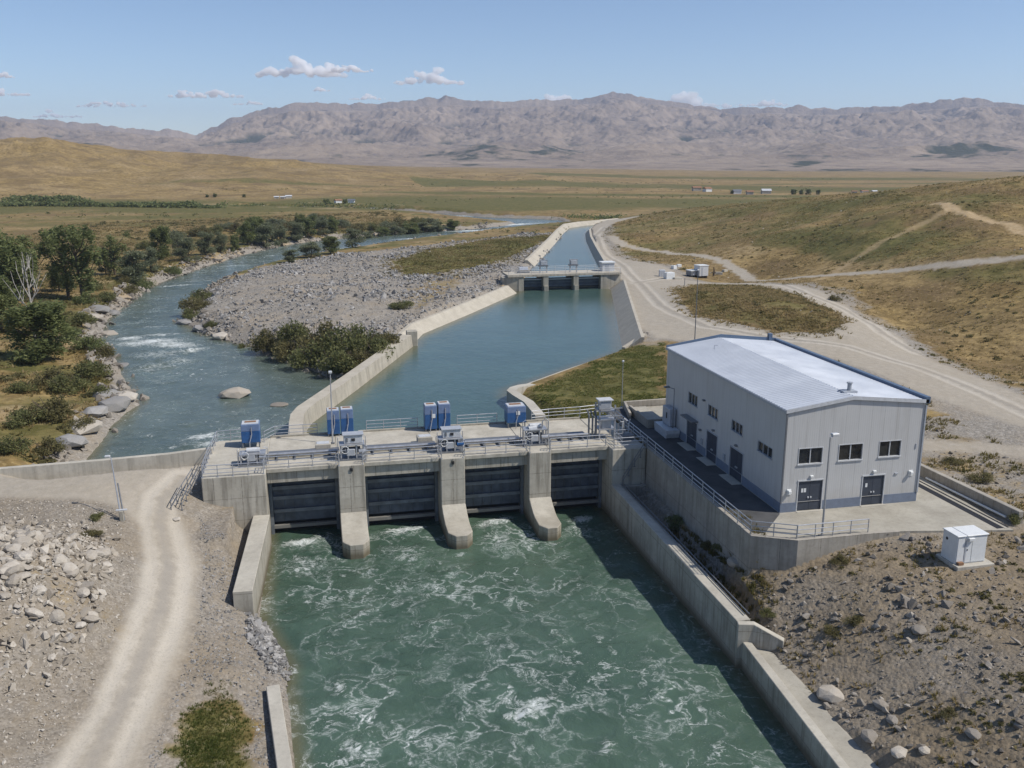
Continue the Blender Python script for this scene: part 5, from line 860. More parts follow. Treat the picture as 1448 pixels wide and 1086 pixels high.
# ------------------------------------------------------------------ plants
RG = np.random.default_rng(7)
def mat_leaf(name, a, b, c):
    g = G(name, .65, .25); t = g.n("Attribute", {}, 2, attribute_name="tone"); oi = g.n("ObjectInfo", o=5)
    col = g.ramp(t, [(0, a), (.55, b), (1, c)]); col = g.mix(g.m_('MULTIPLY', oi, .35), col, tuple(.7 * q + .03 * k for q, k in zip(b, (1, .8, .2))))
    g.set("Base Color", col); tr = g.n("BsdfTranslucent", {"Color": col}); mx = g.n("MixShader", {0: .5, 1: g.b.outputs[0], 2: tr}); g.t.links.new(mx, g.out.inputs[0]); return g.m
M["leaf_olive"] = mat_leaf("olive_leaves", (.10, .112, .04), (.20, .205, .082), (.31, .30, .135)); M["leaf_dark"] = mat_leaf("dark_leaves", (.10, .125, .046), (.215, .245, .095), (.33, .345, .15)); M["leaf_grey"] = mat_leaf("grey_green_leaves", (.12, .136, .075), (.22, .24, .14), (.34, .355, .22)); M["leaf_brown"] = mat_leaf("rusty_green_leaves", (.11, .102, .042), (.205, .182, .078), (.32, .275, .13))
M["blade_green"] = mat_leaf("green_blades", (.075, .105, .022), (.145, .165, .042), (.27, .24, .09)); M["blade"] = mat_leaf("grass_blades", (.085, .092, .026), (.20, .165, .06), (.38, .285, .14))
def leaves(cen, size, rng, flat=.35):
    n = len(cen); d = rng.normal(size=(n, 3)); d[:, 2] = d[:, 2] * .7; d /= np.linalg.norm(d, axis=1)[:, None]; e = np.cross(d, rng.normal(size=(n, 3))); e /= np.linalg.norm(e, axis=1)[:, None]
    s = (size * rng.uniform(.6, 1.4, n))[:, None]
    v = np.stack([cen - d * s, cen + e * s * .45, cen + d * s, cen - e * s * .45], 1).reshape(-1, 3); return v, np.arange(4 * n).reshape(-1, 4)
def crown_mesh(name, blobs, nper, size, rng, mat):
    "blobs: (x,y,z,rx,ry,rz); leaves crowd near each blob's skin so gaps stay between blobs"
    C_, T_ = [], []
    for (x, y, z, rx, ry, rz) in blobs:
        k = int(nper * (rx * ry * rz) ** (.55)); u = rng.normal(size=(k, 3)); u /= np.linalg.norm(u, axis=1)[:, None]; r = rng.uniform(.35, 1.0, k) ** .45 * (1 + .22 * rng.normal(size=k)); lump = 1 + .25 * np.sin(u[:, 0] * 5 + x * 3) * np.cos(u[:, 1] * 5 + y * 2)
        p = u * (r * lump)[:, None] * np.array([rx, ry, rz]) + np.array([x, y, z]); C_.append(p); T_.append(np.clip(rng.normal(.42, .22, k) + rng.normal(0, .14), 0, 1))
    C_ = np.concatenate(C_); T_ = np.concatenate(T_); ok = C_[:, 2] > .05; C_, T_ = C_[ok], T_[ok]
    v, f = leaves(C_, size, rng); me = np_mesh(name, v, f); a = me.attributes.new("tone", 'FLOAT', 'POINT'); a.data.foreach_set("value", np.repeat(T_, 4).astype(np.float32)); me.materials.append(mat); return me
def trunk_mb(h, r, rng, forks=4, lean=.06, bare=.3):
    mb = MB(); p = [(0, 0, -.4)]; tips = []
    for k in range(1, 6): p.append((p[-1][0] + rng.normal(0, lean) * h / 6, p[-1][1] + rng.normal(0, lean) * h / 6, h * .8 * k / 5))
    mb.tube(p, r, 7, r * .25)
    for k in range(forks):
        t = rng.uniform(bare, .9); i = int(t * 5); b = np.array(p[i]) * (1 - (t * 5 - i)) + np.array(p[min(5, i + 1)]) * (t * 5 - i); a = rng.uniform(0, 6.28); L = h * rng.uniform(.18, .34)
        e1 = b + np.array([math.cos(a) * L * .5, math.sin(a) * L * .5, L * .45]); e2 = e1 + np.array([math.cos(a) * L * .3, math.sin(a) * L * .3, L * .6]); mb.tube([b, e1, e2], r * .45, 5, r * .1); tips.append(e2)
    return mb, tips
def tree_kind(kind, seed):
    rng = np.random.default_rng(seed); h = 10.0
    if kind == 'tall':
        tr, tips = trunk_mb(h, .22, rng, 10); bl = [(rng.normal(0, .5), rng.normal(0, .5), z, .95 - .5 * abs(z / h - .45), .95 - .5 * abs(z / h - .45), .8) for z in np.linspace(1.6, 9.5, 12)] + [(t[0] * 1.1, t[1] * 1.1, t[2], .6, .6, .85) for t in tips]; mat = M["leaf_dark"]
    elif kind == 'broad':
        tr, tips = trunk_mb(h, .26, rng, 12); bl = []
        for _ in range(30): z = rng.uniform(1.2, 9.2); q = rng.uniform(.2, 1) * 2.5 * (1 - ((z - 4.2) / 5.6) ** 2) ** .5; a = rng.uniform(0, 6.28); bl.append((math.cos(a) * q, math.sin(a) * q, z, 1.0, 1.0, .95))
        bl += [(t[0], t[1], t[2], .7, .7, .85) for t in tips]; mat = M["leaf_dark"]
    else:
        tr, tips = trunk_mb(h * .8, .24, rng, 10, bare=.2); bl = []
        for _ in range(26): z = rng.uniform(1.0, 9.0); q = rng.uniform(.2, 1) * 3.0 * (1 - ((z - 3.8) / 5.8) ** 2) ** .5; a = rng.uniform(0, 6.28); bl.append((math.cos(a) * q, math.sin(a) * q, z, 1.15, 1.15, 1.0))
        mat = M["leaf_grey"]
    return crown_mesh("crown", bl, {'tall': 230, 'broad': 230, 'willow': 210}[kind], .21, rng, mat), tr
_trees = {}
def tree(px, py, top, kind, var, label, wid=1.0, name="tree", group="trees on the left river bank", cat="tree"):
    k = (kind, var)
    p = sight(px, py); hgt = max(2.5, at_y(px, top, p[1])[2] - p[2])
    if k not in _trees:
        cm, tr = tree_kind(kind, 100 + 17 * var + len(kind)); root = empty(name, p, label, cat, group); link_mesh("crown", cm, None, root, True); tr.build("trunk", M["wood"], root, local=True); _trees[k] = root
    else:
        root = copy_tree(_trees[k]); tag(root, label, cat, group); root.name = name
    if name == 'far_tree': p = p - np.array([0, 0, .18 * hgt])
    root.location = p; s = hgt / 9.6; root.scale = (s * wid * 1.2, s * wid * 1.2, s); root.rotation_euler.z = (px * 1.7) % 6.28
    return root
LB = "trees on the left river bank"
for a in [(60, 510, 430, 'broad', 0, "large dark bushy tree in front of the bare white branches", 1.55), (20, 432, 332, 'broad', 1, "dark leafy tree at the left picture edge behind the bare white branches", 1.0), (45, 415, 338, 'tall', 2, "dark tree between the left picture edge tree and the tall twin tree", 1.2), (97, 420, 328, 'tall', 0, "tall dark upright tree, left stem of the tall twin", .95), (117, 424, 326, 'tall', 1, "tallest dark upright tree by the river, right stem of the tall twin", .95), (84, 412, 372, 'broad', 1, "low dense tree at the foot of the tall twin tree", 1.0), (2, 470, 395, 'broad', 2, "dark tree cut by the left picture edge, nearest the camera there", 1.0),
          (163, 389, 336, 'tall', 2, "slim tree with visible pale trunk right of the tall twin tree", 1.2), (150, 388, 352, 'willow', 0, "rounded low tree just left of the slim pale trunked tree", .85), (196, 403, 352, 'willow', 1, "wide low willow leaning over the river bend, trunk showing", 1.15), (214, 385, 350, 'willow', 2, "smaller willow right behind the leaning bend willow", .9),
          (230, 367, 322, 'broad', 0, "tallest tree of the cluster beyond the river bend", .95), (252, 360, 330, 'willow', 0, "narrow tree between tallest bend tree and round grey willow", .7), (265, 371, 337, 'willow', 2, "round grey green willow standing alone at the river edge", 1.2), (291, 361, 326, 'willow', 1, "grey willow right of the round lone willow", 1.1), (312, 357, 328, 'willow', 0, "grey willow next to the narrow dark tree on the bank", 1.0), (333, 357, 334, 'broad', 2, "small dark tree between grey willows and the big willow group", .9),
          (350, 346, 313, 'broad', 1, "large dark tree, left one of the big willow group mid bank", 1.15), (376, 351, 316, 'willow', 2, "large grey willow in front of the big mid bank group", 1.2), (396, 347, 318, 'willow', 0, "grey willow at the right side of the big mid bank group", 1.15), (364, 342, 308, 'broad', 0, "dark tree behind the big mid bank willow group", 1.1), (416, 341, 312, 'willow', 1, "willow with pale crown right of the big mid bank group", 1.15), (436, 337, 309, 'broad', 2, "dark tree in the back row right of the pale crowned willow", 1.2), (455, 332, 306, 'willow', 0, "back row willow near the end of the tree belt", 1.2), (470, 329, 306, 'broad', 1, "last dark tree at the right end of the back row", 1.2), (445, 324, 302, 'willow', 2, "small far tree behind the back row end", 1.3), (425, 322, 303, 'broad', 1, "small dark far tree behind the pale crowned willow", 1.3), (385, 328, 308, 'willow', 1, "far tree in the gap behind the big mid bank group", 1.3)]:
    tree(*a)
RB = "willow bushes along the far river bend"
for a in [(414, 371, 352, 'willow', 1, "leftmost small willow at the foot of the island on the river edge", 1.3), (440, 364, 342, 'willow', 0, "wide willow second from left in the river edge row", 1.4), (468, 359, 336, 'broad', 2, "olive willow third from left in the river edge row", 1.4), (499, 350, 324, 'willow', 2, "tallest willow in the middle of the river edge row", 1.2), (522, 345, 326, 'willow', 1, "willow right of the tallest river edge willow", 1.4), (541, 341, 322, 'broad', 0, "dark willow right of the middle in the river edge row", 1.4), (560, 337, 319, 'willow', 0, "willow before the thinning end of the river edge row", 1.5), (580, 333, 315, 'broad', 1, "dark bush at the start of the thinning river edge row", 1.7), (600, 330, 314, 'willow', 2, "grey bush in the thinning river edge row", 1.8), (618, 327.5, 313, 'willow', 1, "bush second from the far end of the river edge row", 1.9), (640, 325, 312, 'broad', 2, "farthest bush at the end of the river edge row", 1.8)]:
    tree(*a[:6], (a[6] if len(a) > 6 else 1) * 1.3, name="willow", group=RB)
for a in [(1122, 275, 266, 'broad', 0, "leftmost of four dark round trees on the far plain", 1.4), (1133, 275, 266, 'broad', 1, "second from left of four dark round trees on the far plain", 1.1), (1143, 275, 266, 'broad', 2, "third from left of four dark round trees on the far plain", 1.4), (1157, 275, 267, 'broad', 0, "rightmost of four dark round trees, set apart on the far plain", 1.2), (293, 279, 274, 'broad', 1, "left dark tree of two standing on the far left plain", 1.5), (304, 279, 273, 'broad', 2, "right dark tree of two standing on the far left plain", 1.6), (345, 279, 274, 'broad', 0, "small round tree left of the three pale far huts", 1.6), (462, 288, 280, 'broad', 1, "dark tree beside the white walled far house", 1.9), (488, 288, 281, 'broad', 2, "dark tree between the two white walled far houses", 1.6), (1035, 274, 268, 'broad', 1, "small dark far tree near the pale sheds", 1.4)]:
    tree(*a, name="far_tree", group="trees on the far plain")
# the bleached dead tree
p = sight(50, 484); hh = at_y(45, 356, p[1])[2] - p[2]; rng = np.random.default_rng(5); dt_ = empty("dead_tree", p, "bare bleached dead tree with forked white branches", "tree")
MB().tube([(0, 0, -.5), (.1, 0, hh * .4), (-.1, .1, hh * .7), (-.3, 0, hh)], .2, 7, .04).build("trunk", M["deadwood"], dt_, local=True)
for k, (t, dx, L) in enumerate(((.3, -2.2, .5), (.42, 2.0, .42), (.5, -1.5, .4), (.58, 1.3, .4), (.66, -.9, .32), (.72, 1.1, .3), (.36, -3.4, .36), (.6, 2.2, .2), (.8, .6, .2), (.46, 2.9, .3))):
    z = hh * t; MB().tube([(0, 0, z), (dx * .45, rng.normal(0, .5), z + hh * L * .35), (dx * .8, rng.normal(0, .6), z + hh * L * .75), (dx, rng.normal(0, .7), z + hh * L)], .09, 6, .02).tube([(dx * .45, 0, z + hh * L * .35), (dx * .3, .5, z + hh * L * .8)], .06, 5, .02).build("branch", M["deadwood"], dt_, local=True)
_bush = {}
def bush_mesh(var, mat):
    rng = np.random.default_rng(900 + var); bl = []
    for _ in range(13):
        a = rng.uniform(0, 6.28); q = rng.uniform(0, 1.0) ** .6; bl.append((math.cos(a) * q * .8, math.sin(a) * q * .8, rng.uniform(.15, .85 - .45 * q), .34, .34, .30))
    st = MB()
    for k in range(9): a = rng.uniform(0, 6.28); st.tube([(0, 0, -.1), (math.cos(a) * .3, math.sin(a) * .3, .4), (math.cos(a) * .6, math.sin(a) * .6, .8)], .025, 4, .008)
    return crown_mesh("foliage", bl, 1000, .062, rng, M[mat]), st
def bush(px, py, w, h, label, mat="leaf_olive", var=0, group="bushes along the left river bank", name="bush"):
    k = (var % 4, mat); p = sight(px, py)
    if k not in _bush:
        fm, st = bush_mesh(var % 4 + 4 * len(mat), mat); r = empty(name, p, label, "bush", group); link_mesh("foliage", fm, None, r, True); st.build("stems", M["wood"], r, local=True); _bush[k] = r
    else:
        r = copy_tree(_bush[k]); tag(r, label, "bush", group); r.name = name
    r.location = p; r.scale = (w / 2, w / 2, h); r.rotation_euler.z = (px * 2.3 + py) % 6.28
IS = "willow scrub at the island tip"
for i, (px, py, w, h, lab) in enumerate([(385, 497, 6.5, 4.2, "leftmost rusty bush of the scrub clump at the island tip"), (405, 508, 6, 3.4, "low rusty bush at the left water edge of the scrub clump"), (418, 490, 6.5, 4.6, "tall left back bush of the scrub clump"), (440, 518, 7, 4, "bush at the water edge left of middle in the scrub clump"), (452, 496, 7.5, 5, "tallest bush in the middle back of the scrub clump"), (476, 528, 7, 3.8, "front bush nearest the river in the scrub clump"), (484, 505, 8, 4.8, "broad bush in the middle of the scrub clump"), (505, 525, 6.5, 3.6, "front right bush of the scrub clump beside the guide wall"), (515, 498, 7.5, 4.6, "back right bush of the scrub clump"), (535, 508, 6, 3.4, "rightmost bush of the scrub clump against the guide wall"), (545, 494, 5.5, 3, "low bush at the far right end of the scrub clump")]):
    bush(px, py, w, h, lab, ["leaf_olive", "leaf_brown", "leaf_olive"][i % 3] if i > 1 else "leaf_brown", i, IS)
for i, (px, py, w, h, lab, mt) in enumerate([(150, 505, 5, 2.2, "olive bush overhanging the river left of the rapid", "leaf_brown"), (125, 495, 5.5, 2.6, "dark bush on the bank behind the rapid", "leaf_dark"), (128, 535, 5.5, 2.8, "grey green bush above the bank rocks below the big dark tree", "leaf_olive"), (95, 555, 6, 2.5, "wide olive bush on the bare left bank slope", "leaf_olive"), (75, 590, 6.5, 2.8, "large grassy bush near the bank rocks and parapet", "leaf_brown"), (40, 600, 5, 2.0, "olive bush left of the large grassy bush near the parapet", "leaf_olive"), (118, 610, 3.2, 1.8, "small dark bush among the bank rocks above the parapet", "leaf_brown"), (20, 640, 4.2, 1.8, "low bush at the left picture edge just above the parapet", "leaf_olive"), (65, 640, 3.6, 1.6, "low bush at the parapet right of the picture edge bush", "leaf_brown"), (110, 460, 6, 2.6, "bush between the big dark tree and the river stones", "leaf_olive"), (150, 425, 5, 2.0, "low bush on the bank under the slim pale trunked tree", "leaf_olive"), (185, 415, 5, 2.2, "bush on the bank left of the leaning bend willow", "leaf_brown"), (205, 408, 5, 2.4, "bush at the water just under the leaning bend willow", "leaf_dark"), (245, 388, 5, 2.6, "dark bush at the water right of the leaning bend willow", "leaf_dark"), (100, 480, 5, 2.2, "bush right behind the large dark bushy tree", "leaf_dark"), (30, 555, 4, 1.6, "small bush on the bare soil near the left picture edge", "leaf_olive"), (68, 545, 6, 2.4, "dry olive bush below the large dark bushy tree", "leaf_brown"), (140, 560, 3.5, 1.6, "low grey bush between rocks at the narrow river bank", "leaf_olive"), (120, 430, 5, 2.4, "dark bush at the foot of the tall twin tree on the right", "leaf_dark"), (70, 440, 6, 2.6, "bush under the bare white branches on their right", "leaf_dark"), (130, 410, 5, 2.2, "bush behind the dark bush at the twin tree foot", "leaf_olive"), (175, 400, 4, 1.8, "small bush between slim tree and bend willow", "leaf_brown"),
    (275, 440, 7, 3, "yellow green bush at the island river edge, upper one", "leaf_brown"), (285, 425, 6, 2.6, "dark bush at the island river edge, farthest one", "leaf_olive"), (268, 450, 5, 2.0, "green bush at the island river edge nearest the rapid", "leaf_olive"), (345, 495, 2.5, 1.3, "small green bush on the gravel left of the scrub clump", "leaf_olive"), (570, 437, 5, 1.8, "lone green bush on the island rubble beside the guide wall", "leaf_olive"), (300, 462, 3, 1.2, "tiny green bush on the island gravel near the rapid rocks", "leaf_olive")]):
    bush(px, py, w, h, lab, mt, i)
for i, (px, py) in enumerate([(208, 352), (246, 340), (284, 334), (306, 330), (322, 324), (338, 328), (358, 318), (392, 318), (408, 322), (424, 330), (440, 318), (452, 312), (468, 316), (484, 322), (506, 328), (528, 326), (548, 322), (566, 320), (590, 318), (606, 316)]):
    bush(px, py, 7 + 4 * ((i * 7) % 5) / 5, 3 + 1.6 * ((i * 3) % 4) / 4, "low round bush on the plain side of the tree belt along the river", ["leaf_olive", "leaf_grey", "leaf_brown"][i % 3], i, "low bushes behind the tree belt")
for i, (px, py, w, h, lab, mt) in enumerate([(955, 745, 2.2, 1.2, "dark bush in the shaded trench behind the training wall", "leaf_dark"), (1018, 780, 1.7, .8, "green weed bush in the trench near the retaining wall corner", "leaf_olive"), (1000, 775, 1.4, .7, "small weed bush left in the trench beside the wall top pipes", "leaf_brown"), (1185, 795, 1.5, .6, "low brown bush at the foot of the retaining wall front", "leaf_brown"), (1437, 740, 1.6, .9, "green bush at the right picture edge behind the boundary wall", "leaf_olive"), (1390, 680, 2.6, .8, "flat brown bush on the gravel behind the boundary wall", "leaf_brown"), (1345, 655, 2.2, .6, "low brown scrub right of the hall corner", "leaf_brown"), (1180, 425, 3, 1.2, "dark bush on top of the grassy mound between the roads", "leaf_brown"),
    (1208, 880, 1.6, .5, "dry brown bush on the rubble slope, upper one", "leaf_brown"), (1175, 895, 1.5, .5, "dry brown bush on the rubble slope, lower one", "leaf_brown"), (1085, 870, 1.4, .5, "olive weed bush at the rubble edge above the wing wall", "leaf_olive"), (1340, 1010, 1.2, .4, "yellowish weed bush low on the rubble slope", "leaf_brown"), (138, 733, 1.6, .5, "small green weed beside the leaning lamp post", "leaf_olive"), (130, 758, 2.0, .45, "flat green weed on the gravel below the leaning lamp post", "leaf_brown")]):
    bush(px, py, w, h, lab, mt, i + 1, "bushes on the gravel and slopes")
# ------------------------------------------------------------------ scattered grass, scrub and rubble
def set_tone(me, t, per): a = me.attributes.new("tone", 'FLOAT', 'POINT'); a.data.foreach_set("value", np.repeat(t, per).astype(np.float32))
def in_poly(poly, n, rng):
    P = np.array(poly); lo, hi = P.min(0), P.max(0); x = rng.uniform(lo[0], hi[0], n * 4); y = rng.uniform(lo[1], hi[1], n * 4); k = sdf(poly, x, y) < 0; return x[k][:n], y[k][:n]
def tufts(name, x, y, h, w, tone, rng, nb=7, mat='blade', spread=1.5):
    z = ground_h(x, y); n = len(x); o = np.repeat(np.stack([x, y, z], 1), nb, 0); N = n * nb; a = rng.uniform(0, 6.28, N); q = rng.uniform(.1, 1, N) * np.repeat(w, nb); hh = np.repeat(h, nb) * rng.uniform(.6, 1.2, N); b = o + np.stack([np.cos(a) * q * .5, np.sin(a) * q * .5, np.full(N, -.05)], 1); tip = o + np.stack([np.cos(a) * q * spread, np.sin(a) * q * spread, hh], 1); pr = np.stack([-np.sin(a), np.cos(a), np.zeros(N)], 1) * (.16 * np.repeat(w, nb) + .02)[:, None]
    v = np.stack([b - pr, b + pr, tip], 1).reshape(-1, 3); me = np_mesh(name, v, np.arange(3 * N).reshape(-1, 3)); set_tone(me, np.clip(np.repeat(tone, nb) + rng.normal(0, .12, N), 0, 1), 3); return tag(link_mesh(name, me, M[mat]), kind='stuff')
rng = np.random.default_rng(11)
def view_pts(n, px0, px1, py0, py1):
    "points spread over a patch of ground"
    c = np.array([at(px0, py1), at(px1, py1), at(px1, py0), at(px0, py0)])[:, :2]; return in_poly(c, n, rng)
x, y = in_poly(GRASS_BANK, 7000, rng); k = fbm(x, y, 4, 3, 503) > -.18; x, y = x[k], y[k]; tufts('bank_grass', x, y, rng.uniform(.06, .2, len(x)), rng.uniform(.15, .4, len(x)), np.clip(.66 + .9 * fbm(x, y, 5, 3, 501), 0, 1), rng, 7, 'blade_green')
HILLP = [(60, 95), (70, 120), (98, 205), (70, 300), (120, 420), (300, 420), (330, 200), (200, 90), (110, 70)]
x, y = in_poly(HILLP, 90000, rng); cv = cover(x, y, ground_h(x, y)); keep = (cv[0] < .3) & (cv[4] < .5) & (rng.uniform(0, 1, len(x)) < np.clip(.55 + 1.6 * fbm(x, y, 14, 4, 511), .05, 1)); x, y = x[keep], y[keep]; g_ = cv[2][keep]
tufts("hillside_grass", x, y, rng.uniform(.08, .32, len(x)) , rng.uniform(.25, .75, len(x)), np.clip(.88 - .45 * g_ + .8 * fbm(x, y, 6, 3, 515), 0, 1), rng, 6)
x, y = in_poly(MOUND, 5000, rng); x = x + rng.normal(0, 1.1, len(x)); y = y + rng.normal(0, 1.6, len(y)); k = fbm(x, y, 5, 3, 523) > -.22; x, y = x[k], y[k]; tufts("mound_grass", x, y, rng.uniform(.12, .4, len(x)), rng.uniform(.3, .8, len(x)), np.clip(.9 + fbm(x, y, 6, 3, 521), 0, 1), rng)
LBK = W2([(-150, 655), (120, 645), (150, 600), (195, 565), (140, 480), (230, 395), (345, 360), (470, 338), (600, 325), (560, 300), (100, 320), (-300, 420)], -1)
x, y = in_poly(LBK, 42000, rng); dr_ = sdf(RIVER, x, y); keep = (dr_ > 1.5) & (rng.uniform(0, 1, len(x)) < np.clip(.5 + 2 * fbm(x, y, 12, 3, 531), .03, 1)); x, y = x[keep], y[keep]; tufts("bank_weeds", x, y, rng.uniform(.15, .6, len(x)), rng.uniform(.3, 1.0, len(x)), np.clip(.6 + .9 * fbm(x, y, 15, 3, 535) + .004 * dr_[keep], 0, 1), rng)
x, y = in_poly(MEADOW, 5000, rng); x = x + rng.normal(0, 3, len(x)); y = y + rng.normal(0, 6, len(y)); tufts("meadow_grass", x, y, rng.uniform(.15, .45, len(x)), rng.uniform(.3, .8, len(x)), np.clip(.6 + .9 * fbm(x, y, 12, 3, 541), 0, 1), rng)
c = at(295, 1050, -5.5); x = c[0] + rng.normal(0, 1.15, 2600); y = c[1] + rng.normal(0, 3.3, 2600); keep = (np.hypot((x - c[0]) / 2.6, (y - c[1]) / 6.5) + .5 * fbm(x, y, 1.6, 3, 545) < .85); x, y = x[keep], y[keep]; tufts("verge_grass", x, y, rng.uniform(.04, .13, len(x)), rng.uniform(.08, .24, len(x)), np.clip(.45 + 1.1 * fbm(x, y, 1.6, 3, 551), 0, 1), rng, 9, 'blade_green')
x, y = in_poly(ROCKYARD, 18000, rng); k = rng.uniform(0, 1, len(x)) < np.clip(.1 + 2.2 * fbm(x, y, 4, 3, 561), 0, .9); x, y = x[k], y[k]; tufts("slope_weeds", x, y, rng.uniform(.08, .28, len(x)), rng.uniform(.1, .32, len(x)), np.clip(.75 + .8 * fbm(x, y, 3, 3, 565), 0, 1), rng)
x, y = in_poly(W2([(990, 760), (1060, 800), (1100, 860), (1050, 870), (940, 730)], -4), 700, rng); tufts("trench_weeds", x, y, rng.uniform(.1, .4, len(x)), rng.uniform(.1, .35, len(x)), np.clip(.4 + .8 * fbm(x, y, 2, 3, 571), 0, 1), rng)
x, y = in_poly(W2([(1300, 560), (1360, 600), (1448, 640), (1448, 740), (1310, 670)], 0), 900, rng); k = cover(x, y, ground_h(x, y)); kk = (k[0] < .3) & (fbm(x, y, 6, 3, 575) > .05); x, y = x[kk], y[kk]; tufts("yard_weeds", x, y, rng.uniform(.1, .35, len(x)), rng.uniform(.15, .5, len(x)), np.clip(.55 + .8 * fbm(x, y, 3, 3, 577), 0, 1), rng)
# far tree belts on the valley floor
def belt(name, pts, n, hgt, size):
    L = np.array([sight(*p) for p in pts]); k = rng.integers(0, len(L) - 1, n); t = rng.uniform(0, 1, n)[:, None]; p = L[k] * (1 - t) + L[k + 1] * t; p[:, :2] += rng.normal(0, 3.0, (n, 2)); p[:, 2] = ground_h(p[:, 0], p[:, 1]); lump = np.clip(.55 + 1.1 * fbm(p[:, 0], p[:, 1], 16, 3, 581), .15, 1.2); p[:, 2] += hgt * lump * rng.uniform(0, 1, n) ** .7
    v, f = leaves(p, size, rng); me = np_mesh(name, v, f); set_tone(me, np.clip(rng.normal(.4, .2, n), 0, 1), 4); tag(link_mesh(name, me, M["leaf_dark"]), kind='stuff')
belt("treeline", [(-40, 292), (60, 291), (150, 292), (230, 293), (310, 294)], 5200, 4.2, .9); belt("far_treeline", [(10, 285), (60, 284), (110, 284)], 1500, 3.6, .9); belt("river_scrub", [(330, 292), (420, 291), (500, 294), (560, 297)], 1200, 1.8, .7); belt("canal_scrub", [(800, 306), (850, 309), (870, 308)], 700, 2.0, .6)
# rocks
def rock_var(seed, npt=16):
    r = np.random.default_rng(seed); bm = bmesh.new(); p = r.normal(size=(npt, 3)); p /= np.linalg.norm(p, axis=1)[:, None]; p *= r.uniform(.75, 1.1, (npt, 1)) * np.array([1, .8, .62])
    for q in p: bm.verts.new(q)
    bmesh.ops.convex_hull(bm, input=bm.verts); bmesh.ops.delete(bm, geom=[v for v in bm.verts if not v.link_faces], context='VERTS'); bmesh.ops.triangulate(bm, faces=bm.faces); bm.verts.index_update()
    V_ = np.array([v.co[:] for v in bm.verts]); F_ = np.array([[v.index for v in f.verts] for f in bm.faces]); bm.free(); return V_, F_
RV = [rock_var(s, 11) for s in range(8)]; RVB = [rock_var(50 + s, 75) for s in range(8)]
def scatter(name, x, y, s, m, rng, sink=.2, z=None, tone=None):
    z = ground_h(x, y) if z is None else z; vs, fs, ts, b = [], [], [], 0; n = len(x); var = rng.integers(0, len(RV), n); tone = rng.uniform(0, 1, n) if tone is None else tone
    for k in range(len(RV)):
        i = np.where(var == k)[0]
        if not len(i): continue
        V0, F0 = RV[k]; a = rng.uniform(0, 6.28, len(i)); ca, sa = np.cos(a), np.sin(a); tl = rng.normal(0, .35, (len(i), 2))
        st = rng.uniform(.7, 1.3, (len(i), 3)) * s[i][:, None]; P = V0[None] * st[:, None, :]; zz = P[:, :, 2] + P[:, :, 0] * tl[:, :1] + P[:, :, 1] * tl[:, 1:]
        Pw = np.stack([P[:, :, 0] * ca[:, None] - P[:, :, 1] * sa[:, None] + x[i][:, None], P[:, :, 0] * sa[:, None] + P[:, :, 1] * ca[:, None] + y[i][:, None], zz + (z[i] + s[i] * sink)[:, None]], -1)
        vs.append(Pw.reshape(-1, 3)); fs.append((F0[None] + (b + np.arange(len(i)) * len(V0))[:, None, None]).reshape(-1, 3)); ts.append(np.repeat(tone[i], len(V0))); b += len(i) * len(V0)
    me = np_mesh(name, np.concatenate(vs), np.concatenate(fs)); set_tone(me, np.concatenate(ts), 1); return tag(link_mesh(name, me, m), kind='stuff')
def psize(n, lo, hi, a=2.2): u = rng.uniform(0, 1, n); return (lo ** (1 - a) + u * (hi ** (1 - a) - lo ** (1 - a))) ** (1 / (1 - a))
x, y = in_poly(GRAVEL_ISLE, 46000, rng); cv = cover(x, y, ground_h(x, y)); k = (cv[3] > .35) & (sdf(RIVER, x, y) > -.5) & (sdf(POOL, x, y) > 2.8); x, y = x[k], y[k]; k = rng.uniform(0, 1, len(x)) < np.clip(.6 + 1.5 * fbm(x, y, 15, 3, 601), .12, 1); x, y = x[k], y[k]
scatter("island_rubble", x, y, psize(len(x), .13, .85, 2.4) * np.clip(.8 + .9 * fbm(x, y, 20, 3, 603), .4, 1.6), M["rock_grey"], rng)
x, y = in_poly(ROCKYARD, 46000, rng); k = (rng.uniform(0, 1, len(x)) < np.clip(.55 + 1.3 * fbm(x, y, 6, 4, 611), .1, 1)) & (sdf(TERRACE, x, y) > .4) & (x > 29.4 + .5 * sstep(51, 38, y)) & ~((abs(x - 44.4) < 1.9) & (abs(y - 52) < 1.6)); x, y = x[k], y[k]
scatter("slope_rubble", x, y, psize(len(x), .045, .40, 2.35) * np.clip(1 + 1.1 * fbm(x, y, 5, 3, 615), .5, 2.0), M["rock"], rng)
hp = at(-25, 850, -1.2); n = 4200; x = hp[0] + rng.normal(0, 5, n); y = hp[1] + rng.normal(0, 6, n); k = (np.hypot((x - hp[0]) / 11.5, (y - hp[1]) / 12) < 1) & (sdf(ROAD_LEFT, x, y) > 1.5); x, y = x[k], y[k]; scatter("heap_rubble", x, y, psize(len(x), .10, .5, 2.1), M["rock_pale"], rng, .3)
x, y = in_poly(W2([(-60, 720), (160, 730), (200, 800), (150, 920), (60, 1086), (-200, 1086)], -1.5), 9000, rng); k = sdf(ROAD_LEFT, x, y) > .3; x, y = x[k], y[k]; scatter("yard_gravel", x, y, psize(len(x), .035, .16, 2.6), M["rock_pale"], rng)
x, y = in_poly(W2([(285, 765), (330, 790), (370, 880), (405, 930), (385, 1086), (200, 1086), (260, 940), (285, 840)], -4.8), 6000, rng); vg = at(295, 1050, -5.5); k = (sdf(BASIN, x, y) > -.3) & (sdf(ROAD_LEFT, x, y) > .3) & (np.hypot((x - vg[0]) / 2.5, (y - vg[1]) / 6.2) > 1); x, y = x[k], y[k]; scatter("verge_gravel", x, y, psize(len(x), .03, .15, 2.5), M["rock_grey"], rng)
